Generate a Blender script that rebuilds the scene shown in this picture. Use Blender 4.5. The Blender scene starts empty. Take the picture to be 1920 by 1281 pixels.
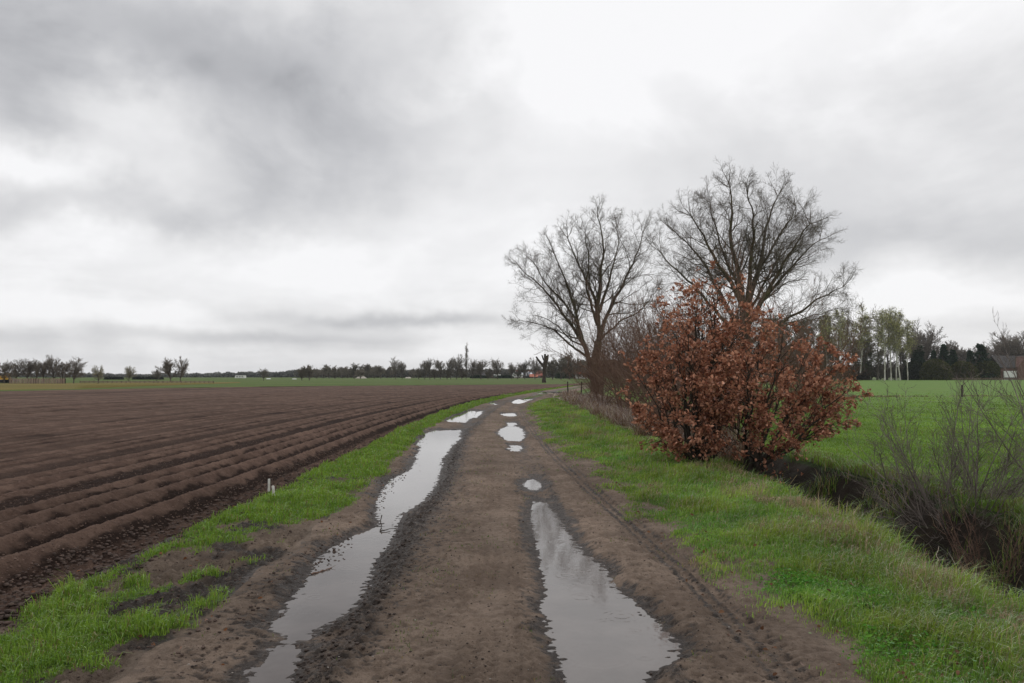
import bpy, math, time
import numpy as np
from mathutils import Vector

R_ = math.radians
scene = bpy.context.scene
T0 = time.time()

# ------------------------------------------------------------------ camera
F = 1493.0            # focal length in pixels of the 1920 px wide photograph (28 mm lens)
CAMH = 1.65
HORIZON = 704.0
PITCH = math.atan((HORIZON - 640.5) / F)
cam_d = bpy.data.cameras.new("camera")
cam_d.lens = 28.0
cam_d.sensor_width = 36.0
cam_d.clip_start = 0.05
cam_d.clip_end = 9000
cam = bpy.data.objects.new("camera", cam_d)
scene.collection.objects.link(cam)
cam.location = (0, 0, CAMH)
cam.rotation_euler = (R_(90) + PITCH, 0, 0)
scene.camera = cam

# ------------------------------------------------------------------ exposure
vs = scene.view_settings
scene.display_settings.display_device = 'sRGB'
vs.view_transform = 'Standard'
vs.look = 'None'
vs.exposure = 0.0
vs.gamma = 1.0
vs.use_curve_mapping = False
scene.cycles.max_bounces = 6
scene.cycles.diffuse_bounces = 3
scene.cycles.glossy_bounces = 3
scene.cycles.transmission_bounces = 4
scene.cycles.transparent_max_bounces = 8
scene.cycles.volume_bounces = 0
scene.cycles.use_denoising = True
scene.cycles.denoising_input_passes = 'RGB_ALBEDO_NORMAL'


# ------------------------------------------------------------------ node helper
class NT:
    def __init__(self, tree):
        self.t = tree
        self.n = tree.nodes
        self.l = tree.links
        self.n.clear()

    def node(self, typ, ins=None, **kw):
        nd = self.n.new(typ)
        for k, v in kw.items():
            setattr(nd, k, v)
        if ins:
            for k, v in ins.items():
                self.set(nd.inputs[k], v)
        return nd

    def set(self, sock, v):
        if isinstance(v, bpy.types.NodeSocket):
            self.l.new(v, sock)
        elif isinstance(v, bpy.types.Node):
            self.l.new(v.outputs[0], sock)
        else:
            if sock.type == 'RGBA' and hasattr(v, '__len__') and len(v) == 3:
                v = (*v, 1.0)
            sock.default_value = v

    def math(self, op, a, b=None, c=None, clamp=False):
        nd = self.n.new('ShaderNodeMath')
        nd.operation = op
        nd.use_clamp = clamp
        self.set(nd.inputs[0], a)
        if b is not None:
            self.set(nd.inputs[1], b)
        if c is not None:
            self.set(nd.inputs[2], c)
        return nd.outputs[0]

    def vmath(self, op, a, b=None, scale=None):
        nd = self.n.new('ShaderNodeVectorMath')
        nd.operation = op
        self.set(nd.inputs[0], a)
        if b is not None:
            self.set(nd.inputs[1], b)
        if scale is not None:
            self.set(nd.inputs['Scale'], scale)
        return nd.outputs[0]

    def noise(self, vec, scale, detail=4, rough=0.55, dist=0.0, lac=2.0):
        nd = self.n.new('ShaderNodeTexNoise')
        self.set(nd.inputs['Vector'], vec)
        nd.inputs['Scale'].default_value = scale
        nd.inputs['Detail'].default_value = detail
        nd.inputs['Roughness'].default_value = rough
        nd.inputs['Distortion'].default_value = dist
        nd.inputs['Lacunarity'].default_value = lac
        return nd.outputs[0]

    def mapr(self, v, a, b, c=0.0, d=1.0, smooth=True):
        nd = self.n.new('ShaderNodeMapRange')
        nd.interpolation_type = 'SMOOTHSTEP' if smooth else 'LINEAR'
        self.set(nd.inputs[0], v)
        for i, x in enumerate((a, b, c, d)):
            self.set(nd.inputs[i + 1], x)
        return nd.outputs[0]

    def mix(self, f, a, b):
        nd = self.n.new('ShaderNodeMix')
        nd.data_type = 'RGBA'
        self.set(nd.inputs[0], f)
        self.set(nd.inputs[6], a)
        self.set(nd.inputs[7], b)
        return nd.outputs[2]

    def scale_vec(self, vec, s):
        return self.vmath('MULTIPLY', vec, s)

    def attr(self, name, out=2):
        nd = self.n.new('ShaderNodeAttribute')
        nd.attribute_name = name
        return nd.outputs[out]

    def bump(self, h, strength, dist, normal=None):
        nd = self.n.new('ShaderNodeBump')
        nd.inputs['Strength'].default_value = strength
        nd.inputs['Distance'].default_value = dist
        self.set(nd.inputs['Height'], h)
        if normal is not None:
            self.set(nd.inputs['Normal'], normal)
        return nd.outputs[0]


# ------------------------------------------------------------------ world: overcast sky
SUN_AZ, SUN_EL = R_(35), R_(42)
world = bpy.data.worlds.new("World")
scene.world = world
world.use_nodes = True
W = NT(world.node_tree)
tc = W.node('ShaderNodeTexCoord').outputs['Generated']
dirn = W.vmath('NORMALIZE', tc)
sep = W.node('ShaderNodeSeparateXYZ', {0: dirn})
dx, dy, dz = sep.outputs
den = W.math('ADD', W.math('MAXIMUM', dz, 0.0), 0.16)
plane = W.node('ShaderNodeCombineXYZ', {0: W.math('DIVIDE', dx, den), 1: W.math('DIVIDE', dy, den), 2: 0.0}).outputs[0]
n_big = W.noise(plane, 0.9, 6, 0.55, 0.3)
n_edge = W.mapr(W.noise(W.scale_vec(W.vmath('ADD', dirn, (2.3, 5.1, 0.4)), (1.0, 1.0, 1.7)), 3.2, 9, 0.55, 0.35), 0.42, 0.60)
n_mid = W.noise(W.vmath('ADD', plane, (7.3, 2.1, 0)), 2.2, 7, 0.6, 0.4)
n_wx = W.noise(W.vmath('ADD', dirn, (3.1, 9.2, 4.4)), 4.0, 5, 0.6)
n_wy = W.noise(W.vmath('ADD', dirn, (13.1, 1.2, 8.4)), 4.5, 5, 0.6)
az = W.math('ADD', W.math('ARCTAN2', dx, dy), W.math('MULTIPLY', W.math('SUBTRACT', n_wx, 0.5), 0.30))
el0 = W.math('ARCSINE', dz)
el = W.math('ADD', el0, W.math('MULTIPLY', W.math('SUBTRACT', n_wy, 0.5), W.math('MINIMUM', 0.22, W.math('MULTIPLY_ADD', W.math('ABSOLUTE', el0), 0.75, 0.02))))
# cloud masses of the overcast: (px, py, half width, half height, lift)
BLOBS = [
    (150, 30, 420, 120, -0.28), (560, 130, 280, 170, -0.26), (600, 320, 200, 80, -0.16), (320, 395, 230, 55, -0.22), (880, 40, 180, 110, -0.10),
    (40, 200, 130, 90, -0.18), (-30, 395, 100, 35, -0.20), (60, 310, 140, 40, 0.22), (240, 200, 90, 70, 0.14), (150, 440, 160, 30, 0.08),
    (500, 520, 420, 60, 0.15), (800, 420, 260, 110, 0.10),
    (1220, 60, 330, 190, 0.19), (1050, 300, 260, 160, 0.06), (1650, 40, 300, 120, 0.10), (1400, 190, 160, 80, -0.05), (1850, 180, 160, 90, -0.07),
    (1760, 440, 300, 55, -0.17), (1560, 340, 240, 60, -0.05), (1800, 570, 260, 40, 0.16), (1550, 560, 160, 60, 0.12),
    (770, 604, 220, 13, -0.30), (430, 632, 330, 12, -0.18), (60, 645, 330, 14, -0.10), (1000, 640, 160, 30, 0.08),
    (640, 662, 420, 12, 0.08), (100, 590, 300, 25, 0.08),
]
acc = W.math('ADD', 0.85, W.math('MULTIPLY', W.math('SUBTRACT', n_big, 0.5), 0.22))
acc = W.math('ADD', acc, W.math('MULTIPLY', W.math('SUBTRACT', n_mid, 0.5), 0.16))
acc = W.math('ADD', acc, W.math('MULTIPLY', W.math('SUBTRACT', n_edge, 0.55), 0.13))
blue = None
for (bx, by, sx, sy, val) in BLOBS:
    a0 = math.atan((bx - 960) / F)
    e0 = math.atan((HORIZON - by) / F * math.cos(a0))
    qx = W.math('DIVIDE', W.math('SUBTRACT', az, a0), sx / F)
    qy = W.math('DIVIDE', W.math('SUBTRACT', el, e0), sy / F)
    r2 = W.math('ADD', W.math('MULTIPLY', qx, qx), W.math('MULTIPLY', qy, qy))
    g = W.math('EXPONENT', W.math('MULTIPLY', r2, -1.0))
    acc = W.math('MULTIPLY_ADD', g, val, acc)
acc = W.math('MINIMUM', W.math('MAXIMUM', acc, 0.30), 0.97)
tint = W.mix(W.mapr(acc, 0.35, 0.85), (0.975, 0.985, 1.035), (1.0, 0.998, 1.01))
ccol = W.vmath('SCALE', tint, scale=acc)
low = W.mapr(dz, -0.05, 0.0)
ccol = W.mix(low, (0.10, 0.09, 0.07), ccol)
sky = W.node('ShaderNodeTexSky', sky_type='NISHITA', sun_disc=False, sun_elevation=SUN_EL, sun_rotation=SUN_AZ)
bg_sky = W.node('ShaderNodeBackground', {0: sky.outputs[0], 1: 0.08})
bg_cl = W.node('ShaderNodeBackground', {0: ccol, 1: 1.0})
mixs = W.node('ShaderNodeMixShader', {0: 0.965, 1: bg_sky.outputs[0], 2: bg_cl.outputs[0]})
W.node('ShaderNodeOutputWorld', {0: mixs.outputs[0]})
world.cycles.sampling_method = 'MANUAL'
world.cycles.sample_map_resolution = 512

# ------------------------------------------------------------------ sun (veiled)
sd = bpy.data.lights.new("sun", 'SUN')
sd.energy = 0.6
sd.angle = R_(25)
sd.color = (1.0, 0.96, 0.9)
so = bpy.data.objects.new("sun", sd)
scene.collection.objects.link(so)
sv = Vector((math.sin(SUN_AZ) * math.cos(SUN_EL), math.cos(SUN_AZ) * math.cos(SUN_EL), math.sin(SUN_EL)))
so.rotation_euler = (-sv).to_track_quat('-Z', 'Y').to_euler()
so.location = (0, 0, 60)


# ================================================================== helpers
def ray(px, py):
    x = (px - 960.0) / F
    y = (640.5 - py) / F
    c, s = math.cos(PITCH), math.sin(PITCH)
    return np.array([x, c - y * s, s + y * c])


def G(px, py, z=0.0):
    """the ground point (height z) seen at a photo pixel"""
    d = ray(px, py)
    t = (z - CAMH) / d[2]
    return np.array([d[0] * t, d[1] * t, z])


def AT(px, py, Y):
    """the point at distance Y seen at a photo pixel"""
    d = ray(px, py)
    t = Y / d[1]
    return np.array([d[0] * t, Y, CAMH + d[2] * t])


def hash2(xi, yi, seed):
    h = (xi.astype(np.int64) * 374761393 + yi.astype(np.int64) * 668265263 + seed * 1442695041) & 0xFFFFFFFF
    h = ((h ^ (h >> 13)) * 1274126177) & 0xFFFFFFFF
    return (h ^ (h >> 16)) & 0xFFFF


def perlin(x, y, seed=0):
    x = np.asarray(x, dtype=np.float64)
    y = np.asarray(y, dtype=np.float64)
    xi = np.floor(x)
    yi = np.floor(y)
    fx = x - xi
    fy = y - yi
    u = fx * fx * fx * (fx * (fx * 6 - 15) + 10)
    v = fy * fy * fy * (fy * (fy * 6 - 15) + 10)

    def g(ox, oy):
        a = hash2(xi + ox, yi + oy, seed) * (2 * np.pi / 65536)
        return np.cos(a) * (fx - ox) + np.sin(a) * (fy - oy)
    a = g(0, 0) * (1 - u) + g(1, 0) * u
    b = g(0, 1) * (1 - u) + g(1, 1) * u
    return (a * (1 - v) + b * v) * 1.4


def fbm(x, y, octv=4, seed=0, gain=0.5):
    s = 0
    a = 1.0
    for i in range(octv):
        s = s + a * perlin(x * 2 ** i + 17.3 * i, y * 2 ** i - 9.1 * i, seed + i)
        a *= gain
    return s


def sstep(a, b, x):
    t = np.clip((x - a) / (b - a), 0, 1)
    return t * t * (3 - 2 * t)


def mesh(name, verts, faces, mat=None, parent=None, smooth=True, attrs=None, mats=None, midx=None):
    """faces: an (N,3)/(N,4) array or a list of such arrays"""
    me = bpy.data.meshes.new(name)
    verts = np.asarray(verts, dtype=np.float32).reshape(-1, 3)
    if not isinstance(faces, list):
        faces = [faces]
    faces = [np.asarray(f, dtype=np.int32) for f in faces if len(f)]
    nl = sum(f.size for f in faces)
    nf = sum(len(f) for f in faces)
    me.vertices.add(len(verts))
    me.vertices.foreach_set('co', verts.ravel())
    me.loops.add(nl)
    me.loops.foreach_set('vertex_index', np.concatenate([f.ravel() for f in faces]))
    me.polygons.add(nf)
    starts = []
    o = 0
    for f in faces:
        k = f.shape[1]
        starts.append(o + np.arange(len(f)) * k)
        o += f.size
    me.polygons.foreach_set('loop_start', np.concatenate(starts).astype(np.int32))
    me.polygons.foreach_set('use_smooth', np.full(nf, smooth))
    if attrs:
        for k, v in attrs.items():
            v = np.asarray(v, dtype=np.float32)
            if v.ndim == 1:
                a = me.attributes.new(k, 'FLOAT', 'POINT')
                a.data.foreach_set('value', v)
            else:
                a = me.attributes.new(k, 'FLOAT_COLOR', 'POINT')
                if v.shape[1] == 3:
                    v = np.hstack([v, np.ones((len(v), 1), np.float32)])
                a.data.foreach_set('color', v.ravel())
    if mats:
        for m in mats:
            me.materials.append(m)
        me.polygons.foreach_set('material_index', np.asarray(midx, dtype=np.int32))
    elif mat:
        me.materials.append(mat)
    me.update(calc_edges=True)
    ob = bpy.data.objects.new(name, me)
    scene.collection.objects.link(ob)
    if parent:
        ob.parent = parent
    return ob


def tag(o, label=None, cat=None, group=None, kind=None):
    if label:
        o['label'] = label
    if cat:
        o['category'] = cat
    if group:
        o['group'] = group
    if kind:
        o['kind'] = kind
    return o


def empty(name, loc, label, cat, group=None):
    o = bpy.data.objects.new(name, None)
    scene.collection.objects.link(o)
    o.location = loc
    o.empty_display_size = 0.2
    return tag(o, label, cat, group)


def copy_thing(src, loc, rz, sc, label, group=None):
    r = src.copy()
    scene.collection.objects.link(r)
    r.location = loc
    r.rotation_euler = (0, 0, rz)
    r.scale = sc if hasattr(sc, '__len__') else (sc, sc, sc)
    r['label'] = label
    if group:
        r['group'] = group
    elif 'group' in r.keys():
        del r['group']
    for ch in src.children:
        c = ch.copy()
        scene.collection.objects.link(c)
        c.parent = r
        for g in ch.children:
            d = g.copy()
            scene.collection.objects.link(d)
            d.parent = c
    return r


def grid_faces(nr, nc):
    i = np.arange(nr - 1)[:, None] * nc + np.arange(nc - 1)[None, :]
    i = i.ravel()
    return np.stack([i, i + 1, i + nc + 1, i + nc], 1)


class MB:
    """collects boxes / prisms / free faces"""
    def __init__(self):
        self.v = []
        self.q = []
        self.t = []
        self.n = 0

    def add(self, v, q=(), t=()):
        v = np.asarray(v, float)
        self.v.append(v)
        if len(q):
            self.q.append(np.asarray(q) + self.n)
        if len(t):
            self.t.append(np.asarray(t) + self.n)
        self.n += len(v)

    def box(self, c, s, rz=0.0):
        sx, sy, sz = s[0] / 2, s[1] / 2, s[2] / 2
        v = np.array([[x, y, z] for z in (-sz, sz) for y in (-sy, sy) for x in (-sx, sx)])
        cr, sr = math.cos(rz), math.sin(rz)
        v = np.stack([v[:, 0] * cr - v[:, 1] * sr, v[:, 0] * sr + v[:, 1] * cr, v[:, 2]], 1) + np.array(c)
        self.add(v, [[0, 2, 3, 1], [4, 5, 7, 6], [0, 1, 5, 4], [2, 6, 7, 3], [0, 4, 6, 2], [1, 3, 7, 5]])

    def build(self, name, mat, parent=None, smooth=False):
        f = []
        if self.q:
            f.append(np.concatenate(self.q))
        if self.t:
            f.append(np.concatenate(self.t))
        return mesh(name, np.concatenate(self.v), f, mat, parent, smooth)


# ================================================================== materials
def new_mat(name):
    m = bpy.data.materials.new(name)
    m.use_nodes = True
    return m, NT(m.node_tree)


def out(N, sh):
    N.node('ShaderNodeOutputMaterial', {0: sh})


def simple_mat(name, c1, c2, scale=6.0, rough=0.8, bump=0.3, dist=0.02, stretch=(1, 1, 1), spec=0.3):
    m, N = new_mat(name)
    co = N.node('ShaderNodeTexCoord').outputs['Object']
    v = N.scale_vec(co, stretch)
    n = N.noise(v, scale, 6, 0.6)
    col = N.mix(N.mapr(n, 0.35, 0.65), c1, c2)
    b = N.bump(N.noise(v, scale * 3, 5, 0.65), bump, dist)
    p = N.node('ShaderNodeBsdfPrincipled', {'Base Color': col, 'Roughness': rough, 'Normal': b, 'Specular IOR Level': spec})
    out(N, p.outputs[0])
    return m


def soil_mat(name, dry, mid, wet, gcol, spec=0.22, rw=0.5):
    """earth with per-vertex wet (ridge shade too, on the field) / grass / tone attributes"""
    m, N = new_mat(name)
    co = N.node('ShaderNodeNewGeometry').outputs['Position']
    wetv = N.attr('wet')
    gr = N.attr('grass')
    tone = N.attr('tone')
    n1 = N.noise(co, 1.3, 6, 0.62)
    n2 = N.noise(N.scale_vec(co, (1.0, 1.0, 1.0)), 14.0, 7, 0.65)
    n3 = N.noise(N.scale_vec(co, (1.0, 0.45, 1.0)), 60.0, 5, 0.7)
    f = N.math('ADD', N.math('MULTIPLY', n1, 0.55), N.math('MULTIPLY', n2, 0.45))
    col = N.mix(N.mapr(f, 0.41, 0.59), mid, dry)
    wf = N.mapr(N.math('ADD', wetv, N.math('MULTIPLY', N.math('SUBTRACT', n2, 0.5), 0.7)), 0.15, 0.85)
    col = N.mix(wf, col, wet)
    speck = N.mapr(n3, 0.56, 0.68)
    col = N.mix(N.math('MULTIPLY', speck, 0.6), col, wet)
    n4 = N.noise(N.scale_vec(co, (1.0, 0.5, 1.0)), 25.0, 4, 0.7, 0.5)
    col = N.mix(N.math('MULTIPLY', N.mapr(n4, 0.53, 0.64), 0.55), col, mid)
    peb = N.mapr(N.noise(co, 120.0, 1, 0.5), 0.77, 0.80)
    col = N.mix(N.math('MULTIPLY', peb, 0.45), col, (0.30, 0.25, 0.21))
    ns = N.math('MULTIPLY', N.math('SUBTRACT', N.noise(co, 9.0, 5, 0.6), 0.5), 1.2)
    gf = N.mapr(N.math('ADD', gr, ns), 0.35, 0.75)
    gc = N.mix(N.mapr(N.noise(co, 5.0, 6, 0.7), 0.35, 0.65), gcol, tuple(c * 1.7 for c in gcol))
    col = N.mix(gf, col, gc)
    tv = N.math('ADD', 0.72, N.math('MULTIPLY', tone, 0.56))
    col = N.vmath('SCALE', col, scale=tv)
    rough = N.mapr(wf, 0.0, 1.0, 0.92, rw)
    rough = N.math('MAXIMUM', rough, N.math('MULTIPLY', gf, 0.9))
    h = N.math('ADD', N.noise(co, 38.0, 6, 0.68), N.math('MULTIPLY', N.noise(co, 150.0, 3, 0.6), 0.35))
    b = N.bump(h, 1.0, 0.030)
    p = N.node('ShaderNodeBsdfPrincipled', {'Base Color': col, 'Roughness': rough, 'Normal': b, 'Specular IOR Level': spec})
    out(N, p.outputs[0])
    return m


def turf_mat(name, ca, cb, cdry, scale=2.0, bump=0.7, dist=0.03, dry=0.5, stretch=(1, 1, 1)):
    m, N = new_mat(name)
    co = N.node('ShaderNodeNewGeometry').outputs['Position']
    v = N.scale_vec(co, stretch)
    n1 = N.noise(v, scale, 7, 0.65)
    n2 = N.noise(co, 0.12, 5, 0.6)
    n3 = N.noise(N.scale_vec(co, (1, .5, 1)), 26.0, 5, 0.7)
    col = N.mix(N.mapr(n1, 0.36, 0.64), ca, cb)
    col = N.mix(N.mapr(n2, dry, dry + 0.2), col, cdry)
    col = N.mix(N.math('MULTIPLY', N.mapr(n3, 0.4, 0.65), 0.45), col, tuple(c * 0.45 for c in ca))
    b = N.bump(N.math('ADD', n3, N.noise(co, 4.0, 4, 0.6)), bump, dist)
    p = N.node('ShaderNodeBsdfPrincipled', {'Base Color': col, 'Roughness': 0.9, 'Normal': b, 'Specular IOR Level': 0.15})
    out(N, p.outputs[0])
    return m


def leaf_mat(name, trans=0.3, rough=0.55, gloss=0.12):
    """colour comes from the per-blade colour attribute"""
    m, N = new_mat(name)
    c = N.attr('col', 0)
    d = N.node('ShaderNodeBsdfDiffuse', {0: c})
    t = N.node('ShaderNodeBsdfTranslucent', {0: c})
    mx = N.node('ShaderNodeMixShader', {0: trans, 1: d.outputs[0], 2: t.outputs[0]})
    g = N.node('ShaderNodeBsdfGlossy', {0: (0.9, 0.95, 1.0, 1), 'Roughness': rough})
    fr = N.node('ShaderNodeFresnel', {0: 1.4})
    m2 = N.node('ShaderNodeMixShader', {0: N.math('MULTIPLY', fr.outputs[0], gloss), 1: mx.outputs[0], 2: g.outputs[0]})
    out(N, m2.outputs[0])
    return m


def bark_mat(name, c1, c2, moss=None, scale=5.0):
    m, N = new_mat(name)
    g = N.node('ShaderNodeNewGeometry')
    co = g.outputs['Position']
    v = N.scale_vec(co, (1, 1, 0.3))
    n = N.noise(v, scale, 6, 0.65)
    col = N.mix(N.mapr(n, 0.35, 0.65), c1, c2)
    if moss:
        col = N.mix(N.math('MULTIPLY', N.mapr(N.noise(co, 1.6, 4, 0.6), 0.45, 0.7), 0.8), col, moss)
    b = N.bump(N.noise(v, scale * 5, 4, 0.6), 0.6, 0.02)
    p = N.node('ShaderNodeBsdfPrincipled', {'Base Color': col, 'Roughness': 0.85, 'Normal': b, 'Specular IOR Level': 0.2})
    out(N, p.outputs[0])
    return m


M = {}
M['track'] = soil_mat('track_mud', (0.255, 0.192, 0.148), (0.155, 0.113, 0.086), (0.038, 0.028, 0.023), (0.06, 0.10, 0.02))
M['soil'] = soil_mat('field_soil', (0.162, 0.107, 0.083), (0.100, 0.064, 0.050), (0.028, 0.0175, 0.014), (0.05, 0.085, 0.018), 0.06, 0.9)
M['verge'] = soil_mat('verge_earth', (0.235, 0.180, 0.138), (0.140, 0.104, 0.079), (0.036, 0.027, 0.022), (0.065, 0.11, 0.02))
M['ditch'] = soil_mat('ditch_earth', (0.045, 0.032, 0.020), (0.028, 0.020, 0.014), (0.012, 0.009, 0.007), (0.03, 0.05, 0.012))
M['meadow'] = turf_mat('meadow_turf', (0.105, 0.195, 0.032), (0.145, 0.245, 0.044), (0.150, 0.205, 0.052), 1.2, 0.6, 0.03, 0.5, (1, 0.35, 1))
M['far_green'] = turf_mat('far_grass', (0.080, 0.130, 0.028), (0.115, 0.165, 0.040), (0.11, 0.12, 0.045), 0.06, 0.5, 0.05, 0.45, (0.3, 1, 1))
M['stubble'] = turf_mat('stubble_cover', (0.16, 0.125, 0.035), (0.21, 0.165, 0.05), (0.12, 0.14, 0.035), 0.06, 0.5, 0.05, 0.5, (0.3, 1, 1))
M['bank'] = turf_mat('weedy_bank', (0.045, 0.045, 0.020), (0.070, 0.075, 0.026), (0.055, 0.040, 0.028), 0.3, 0.6, 0.05, 0.45, (0.4, 1, 1))
M['blade'] = leaf_mat('grass_blade', 0.35)
M['leaf'] = leaf_mat('copper_leaf', 0.22, 0.5, 0.08)
M['bark'] = bark_mat('grey_bark', (0.065, 0.050, 0.038), (0.12, 0.095, 0.070), (0.085, 0.085, 0.030))
M['twig'] = bark_mat('oak_twig', (0.115, 0.092, 0.076), (0.17, 0.142, 0.118))
M['bark2'] = bark_mat('dark_bark', (0.035, 0.028, 0.022), (0.065, 0.052, 0.040))
M['redtwig'] = bark_mat('red_brown_twig', (0.12, 0.070, 0.052), (0.21, 0.135, 0.10))
M['greytwig'] = bark_mat('grey_twig', (0.095, 0.075, 0.068), (0.24, 0.205, 0.18))
M['fartwig'] = bark_mat('far_twig', (0.17, 0.145, 0.125), (0.24, 0.21, 0.175), scale=1.0)
M['farbark'] = bark_mat('far_bark', (0.085, 0.072, 0.060), (0.13, 0.11, 0.09), scale=1.0)
M['birch'] = bark_mat('birch_bark', (0.66, 0.64, 0.58), (0.26, 0.24, 0.20), scale=1.4)


def water_mat(name, base, rough=0.02, ripple=0.02):
    m, N = new_mat(name)
    co = N.node('ShaderNodeNewGeometry').outputs['Position']
    n1 = N.noise(co, 2.0, 4, 0.6)
    col = N.mix(N.mapr(n1, 0.3, 0.7), base, tuple(c * 0.75 for c in base))
    b = N.bump(N.noise(N.scale_vec(co, (1, 0.6, 1)), 22.0, 3, 0.5), ripple, 0.01)
    p = N.node('ShaderNodeBsdfPrincipled', {'Base Color': col, 'Roughness': rough, 'Normal': b, 'IOR': 1.36, 'Specular IOR Level': 0.55})
    out(N, p.outputs[0])
    return m


M['water'] = water_mat('puddle_water', (0.135, 0.115, 0.105), 0.03, 0.05)
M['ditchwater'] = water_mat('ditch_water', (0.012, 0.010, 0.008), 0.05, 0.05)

# ================================================================== ground layout (metres; camera at x=0, y=0, looking along +y)
_F = np.array([[-6, -4.1], [4, -4.1], [6.35, -4.08], [14, -3.95], [21, -3.95], [28, -3.85], [35, -3.6], [46, -3.0], [60, -1.6], [85, 2.2], [120, 8.5], [150, 14.5], [300, 60]])
_L = np.array([[-6, -2.2], [4.3, -2.12], [5.2, -2.15], [6.5, -2.05], [9.6, -2.1], [13, -2.15], [18, -2.4], [23, -2.6], [32, -2.5], [45, -1.75], [60, -0.3], [85, 3.3], [123, 9.9], [150, 15.3], [300, 61]])
_R = np.array([[-6, 2.1], [4.3, 1.98], [8.3, 1.70], [12.6, 1.48], [17, 1.13], [28, 0.85], [37, 0.72], [44, 0.95], [53, 2.1], [72, 5.0], [102, 9.8], [150, 18.5], [300, 66]])


def smooth_curve(tab, Y):
    ys = np.linspace(-6, 300, 3061)
    v = np.interp(ys, tab[:, 0], tab[:, 1])
    k = np.hanning(33)
    k /= k.sum()
    vp = np.pad(v, 16, mode='edge')
    return np.interp(Y, ys, np.convolve(vp, k, 'valid'))


def Fc(Y): return smooth_curve(_F, Y)
def Lc(Y): return smooth_curve(_L, Y) + 0.10 * perlin(Y * 0.9, Y * 0 + 3.3, 5) + 0.05 * perlin(Y * 3.1, Y * 0 + 1.3, 6)
def Rc(Y): return smooth_curve(_R, Y) + 0.08 * perlin(Y * 0.8, Y * 0 + 8.3, 7)
def Ec(Y): return Fc(Y) + np.interp(Y, [8, 40, 80], [0.62, 0.45, 0.3]) + 0.08 * perlin(Y * 0.8, Y * 0 + 2.3, 8)
def D0c(Y): return np.maximum(np.interp(Y, [4, 6, 8, 12], [3.25, 3.40, 3.62, 3.74]) + 0.07 * perlin(Y * 0.6, Y * 0 + 5.1, 9), Rc(Y) + 1.3)
def D1c(Y): return D0c(Y) + np.interp(Y, [5, 14, 40], [2.6, 2.2, 1.9])


# puddles: rows of (py, left px, right px) seen in the photo, unprojected onto the track
WZ = -0.035
PUD = {
    'long left rut puddle': [(806, 815, 866), (812, 795, 866), (825, 768, 862), (840, 786, 846), (860, 776, 832), (880, 766, 826), (900, 727, 822),
                             (920, 710, 812), (940, 702, 796), (965, 704, 752), (985, 714, 742), (1000, 668, 739), (1025, 622, 728), (1050, 588, 702),
                             (1080, 574, 696), (1100, 566, 688), (1130, 541, 668), (1160, 512, 640), (1180, 500, 600), (1194, 552, 580)],
    'near right puddle': [(943, 1003, 1025), (955, 996, 1036), (970, 993, 1046), (1000, 1000, 1062), (1040, 1010, 1090), (1060, 1014, 1120), (1100, 1026, 1142),
                          (1140, 1012, 1192), (1180, 1036, 1242), (1215, 1042, 1268), (1240, 1056, 1250), (1262, 1060, 1215), (1285, 1066, 1188), (1330, 1080, 1150), (1350, 1100, 1120)],
    'small round puddle': [(901, 990, 1003), (906, 981, 1012), (911, 979, 1016), (918, 990, 1010)],
    'middle round puddle': [(800, 950, 970), (806, 938, 979), (813, 934, 981), (820, 944, 982), (827, 954, 972)],
    'dim shallow puddle': [(836, 960, 972), (841, 956, 978), (846, 960, 972)],
    'tiny far puddle': [(793, 954, 966), (796, 951, 966), (799, 955, 963)],
    'thin far puddle': [(775, 944, 962), (778, 938, 967), (781, 950, 966)],
    'far left puddle': [(770, 858, 888), (775, 832, 891), (781, 826, 888), (787, 832, 878), (793, 845, 870)],
    'sliver beside the far left puddle': [(771, 898, 904), (777, 893, 900), (783, 886, 892)],
    'bend puddle': [(748.5, 975, 1000), (751, 966, 993), (754, 960, 986), (757.5, 964, 974)],
    'patch puddle near the bend': [(753.5, 920, 930), (756, 914, 924), (759, 922, 931)],
    'farthest puddle': [(734.6, 1002, 1050), (736.5, 1000, 1062), (738.8, 1012, 1046)],
    'bottom left shallow puddle': [(1216, 515, 560), (1235, 490, 570), (1255, 480, 560), (1275, 472, 548), (1300, 462, 540), (1330, 480, 520)],
}
PW = {}
for k, rows in PUD.items():
    a = np.array([[*(G(l, y, WZ)[:2]), *(G(r, y, WZ)[:2])] for (y, l, r) in rows])   # xl, y, xr, y
    a = a[np.argsort(a[:, 1])]
    PW[k] = (a[:, 1], a[:, 0], a[:, 2])


def puddle_d(X, Y, key):
    ys, xl, xr = PW[key]
    y0, y1 = ys[0], ys[-1]
    Yc = np.clip(Y, y0, y1)
    l = np.interp(Yc, ys, xl)
    r = np.interp(Yc, ys, xr)
    d = np.minimum(X - l, r - X)
    return np.minimum(d, -(np.abs(Y - Yc)) * 0.35 + d * 0 + np.where(np.abs(Y - Yc) > 0, 0.0, 9.0))


LRUT = (lambda: (np.array([-6, 4, 6, 8, 10, 14, 18, 22, 30, 40, 50, 60, 85, 150]), np.array([-1.75, -1.45, -1.2, -1.1, -1.05, -1.15, -1.35, -1.6, -1.5, -1.15, -0.6, 0.8, 4.4, 16.5])))()
RRUT = (lambda: (np.array([-6, 4, 6, 8, 12, 16, 22, 30, 40, 50, 60, 85, 150]), np.array([0.7, 0.66, 0.42, 0.32, 0.30, 0.25, 0.05, 0.0, 0.0, 0.5, 1.7, 5.2, 17.6])))()
TRK = (lambda: (np.array([-6, 4, 6.3, 8.5, 12, 16, 22, 30, 40, 60]), np.array([1.5, 1.52, 1.48, 1.34, 1.12, 0.90, 0.68, 0.5, 0.4, 1.9])))()


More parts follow.
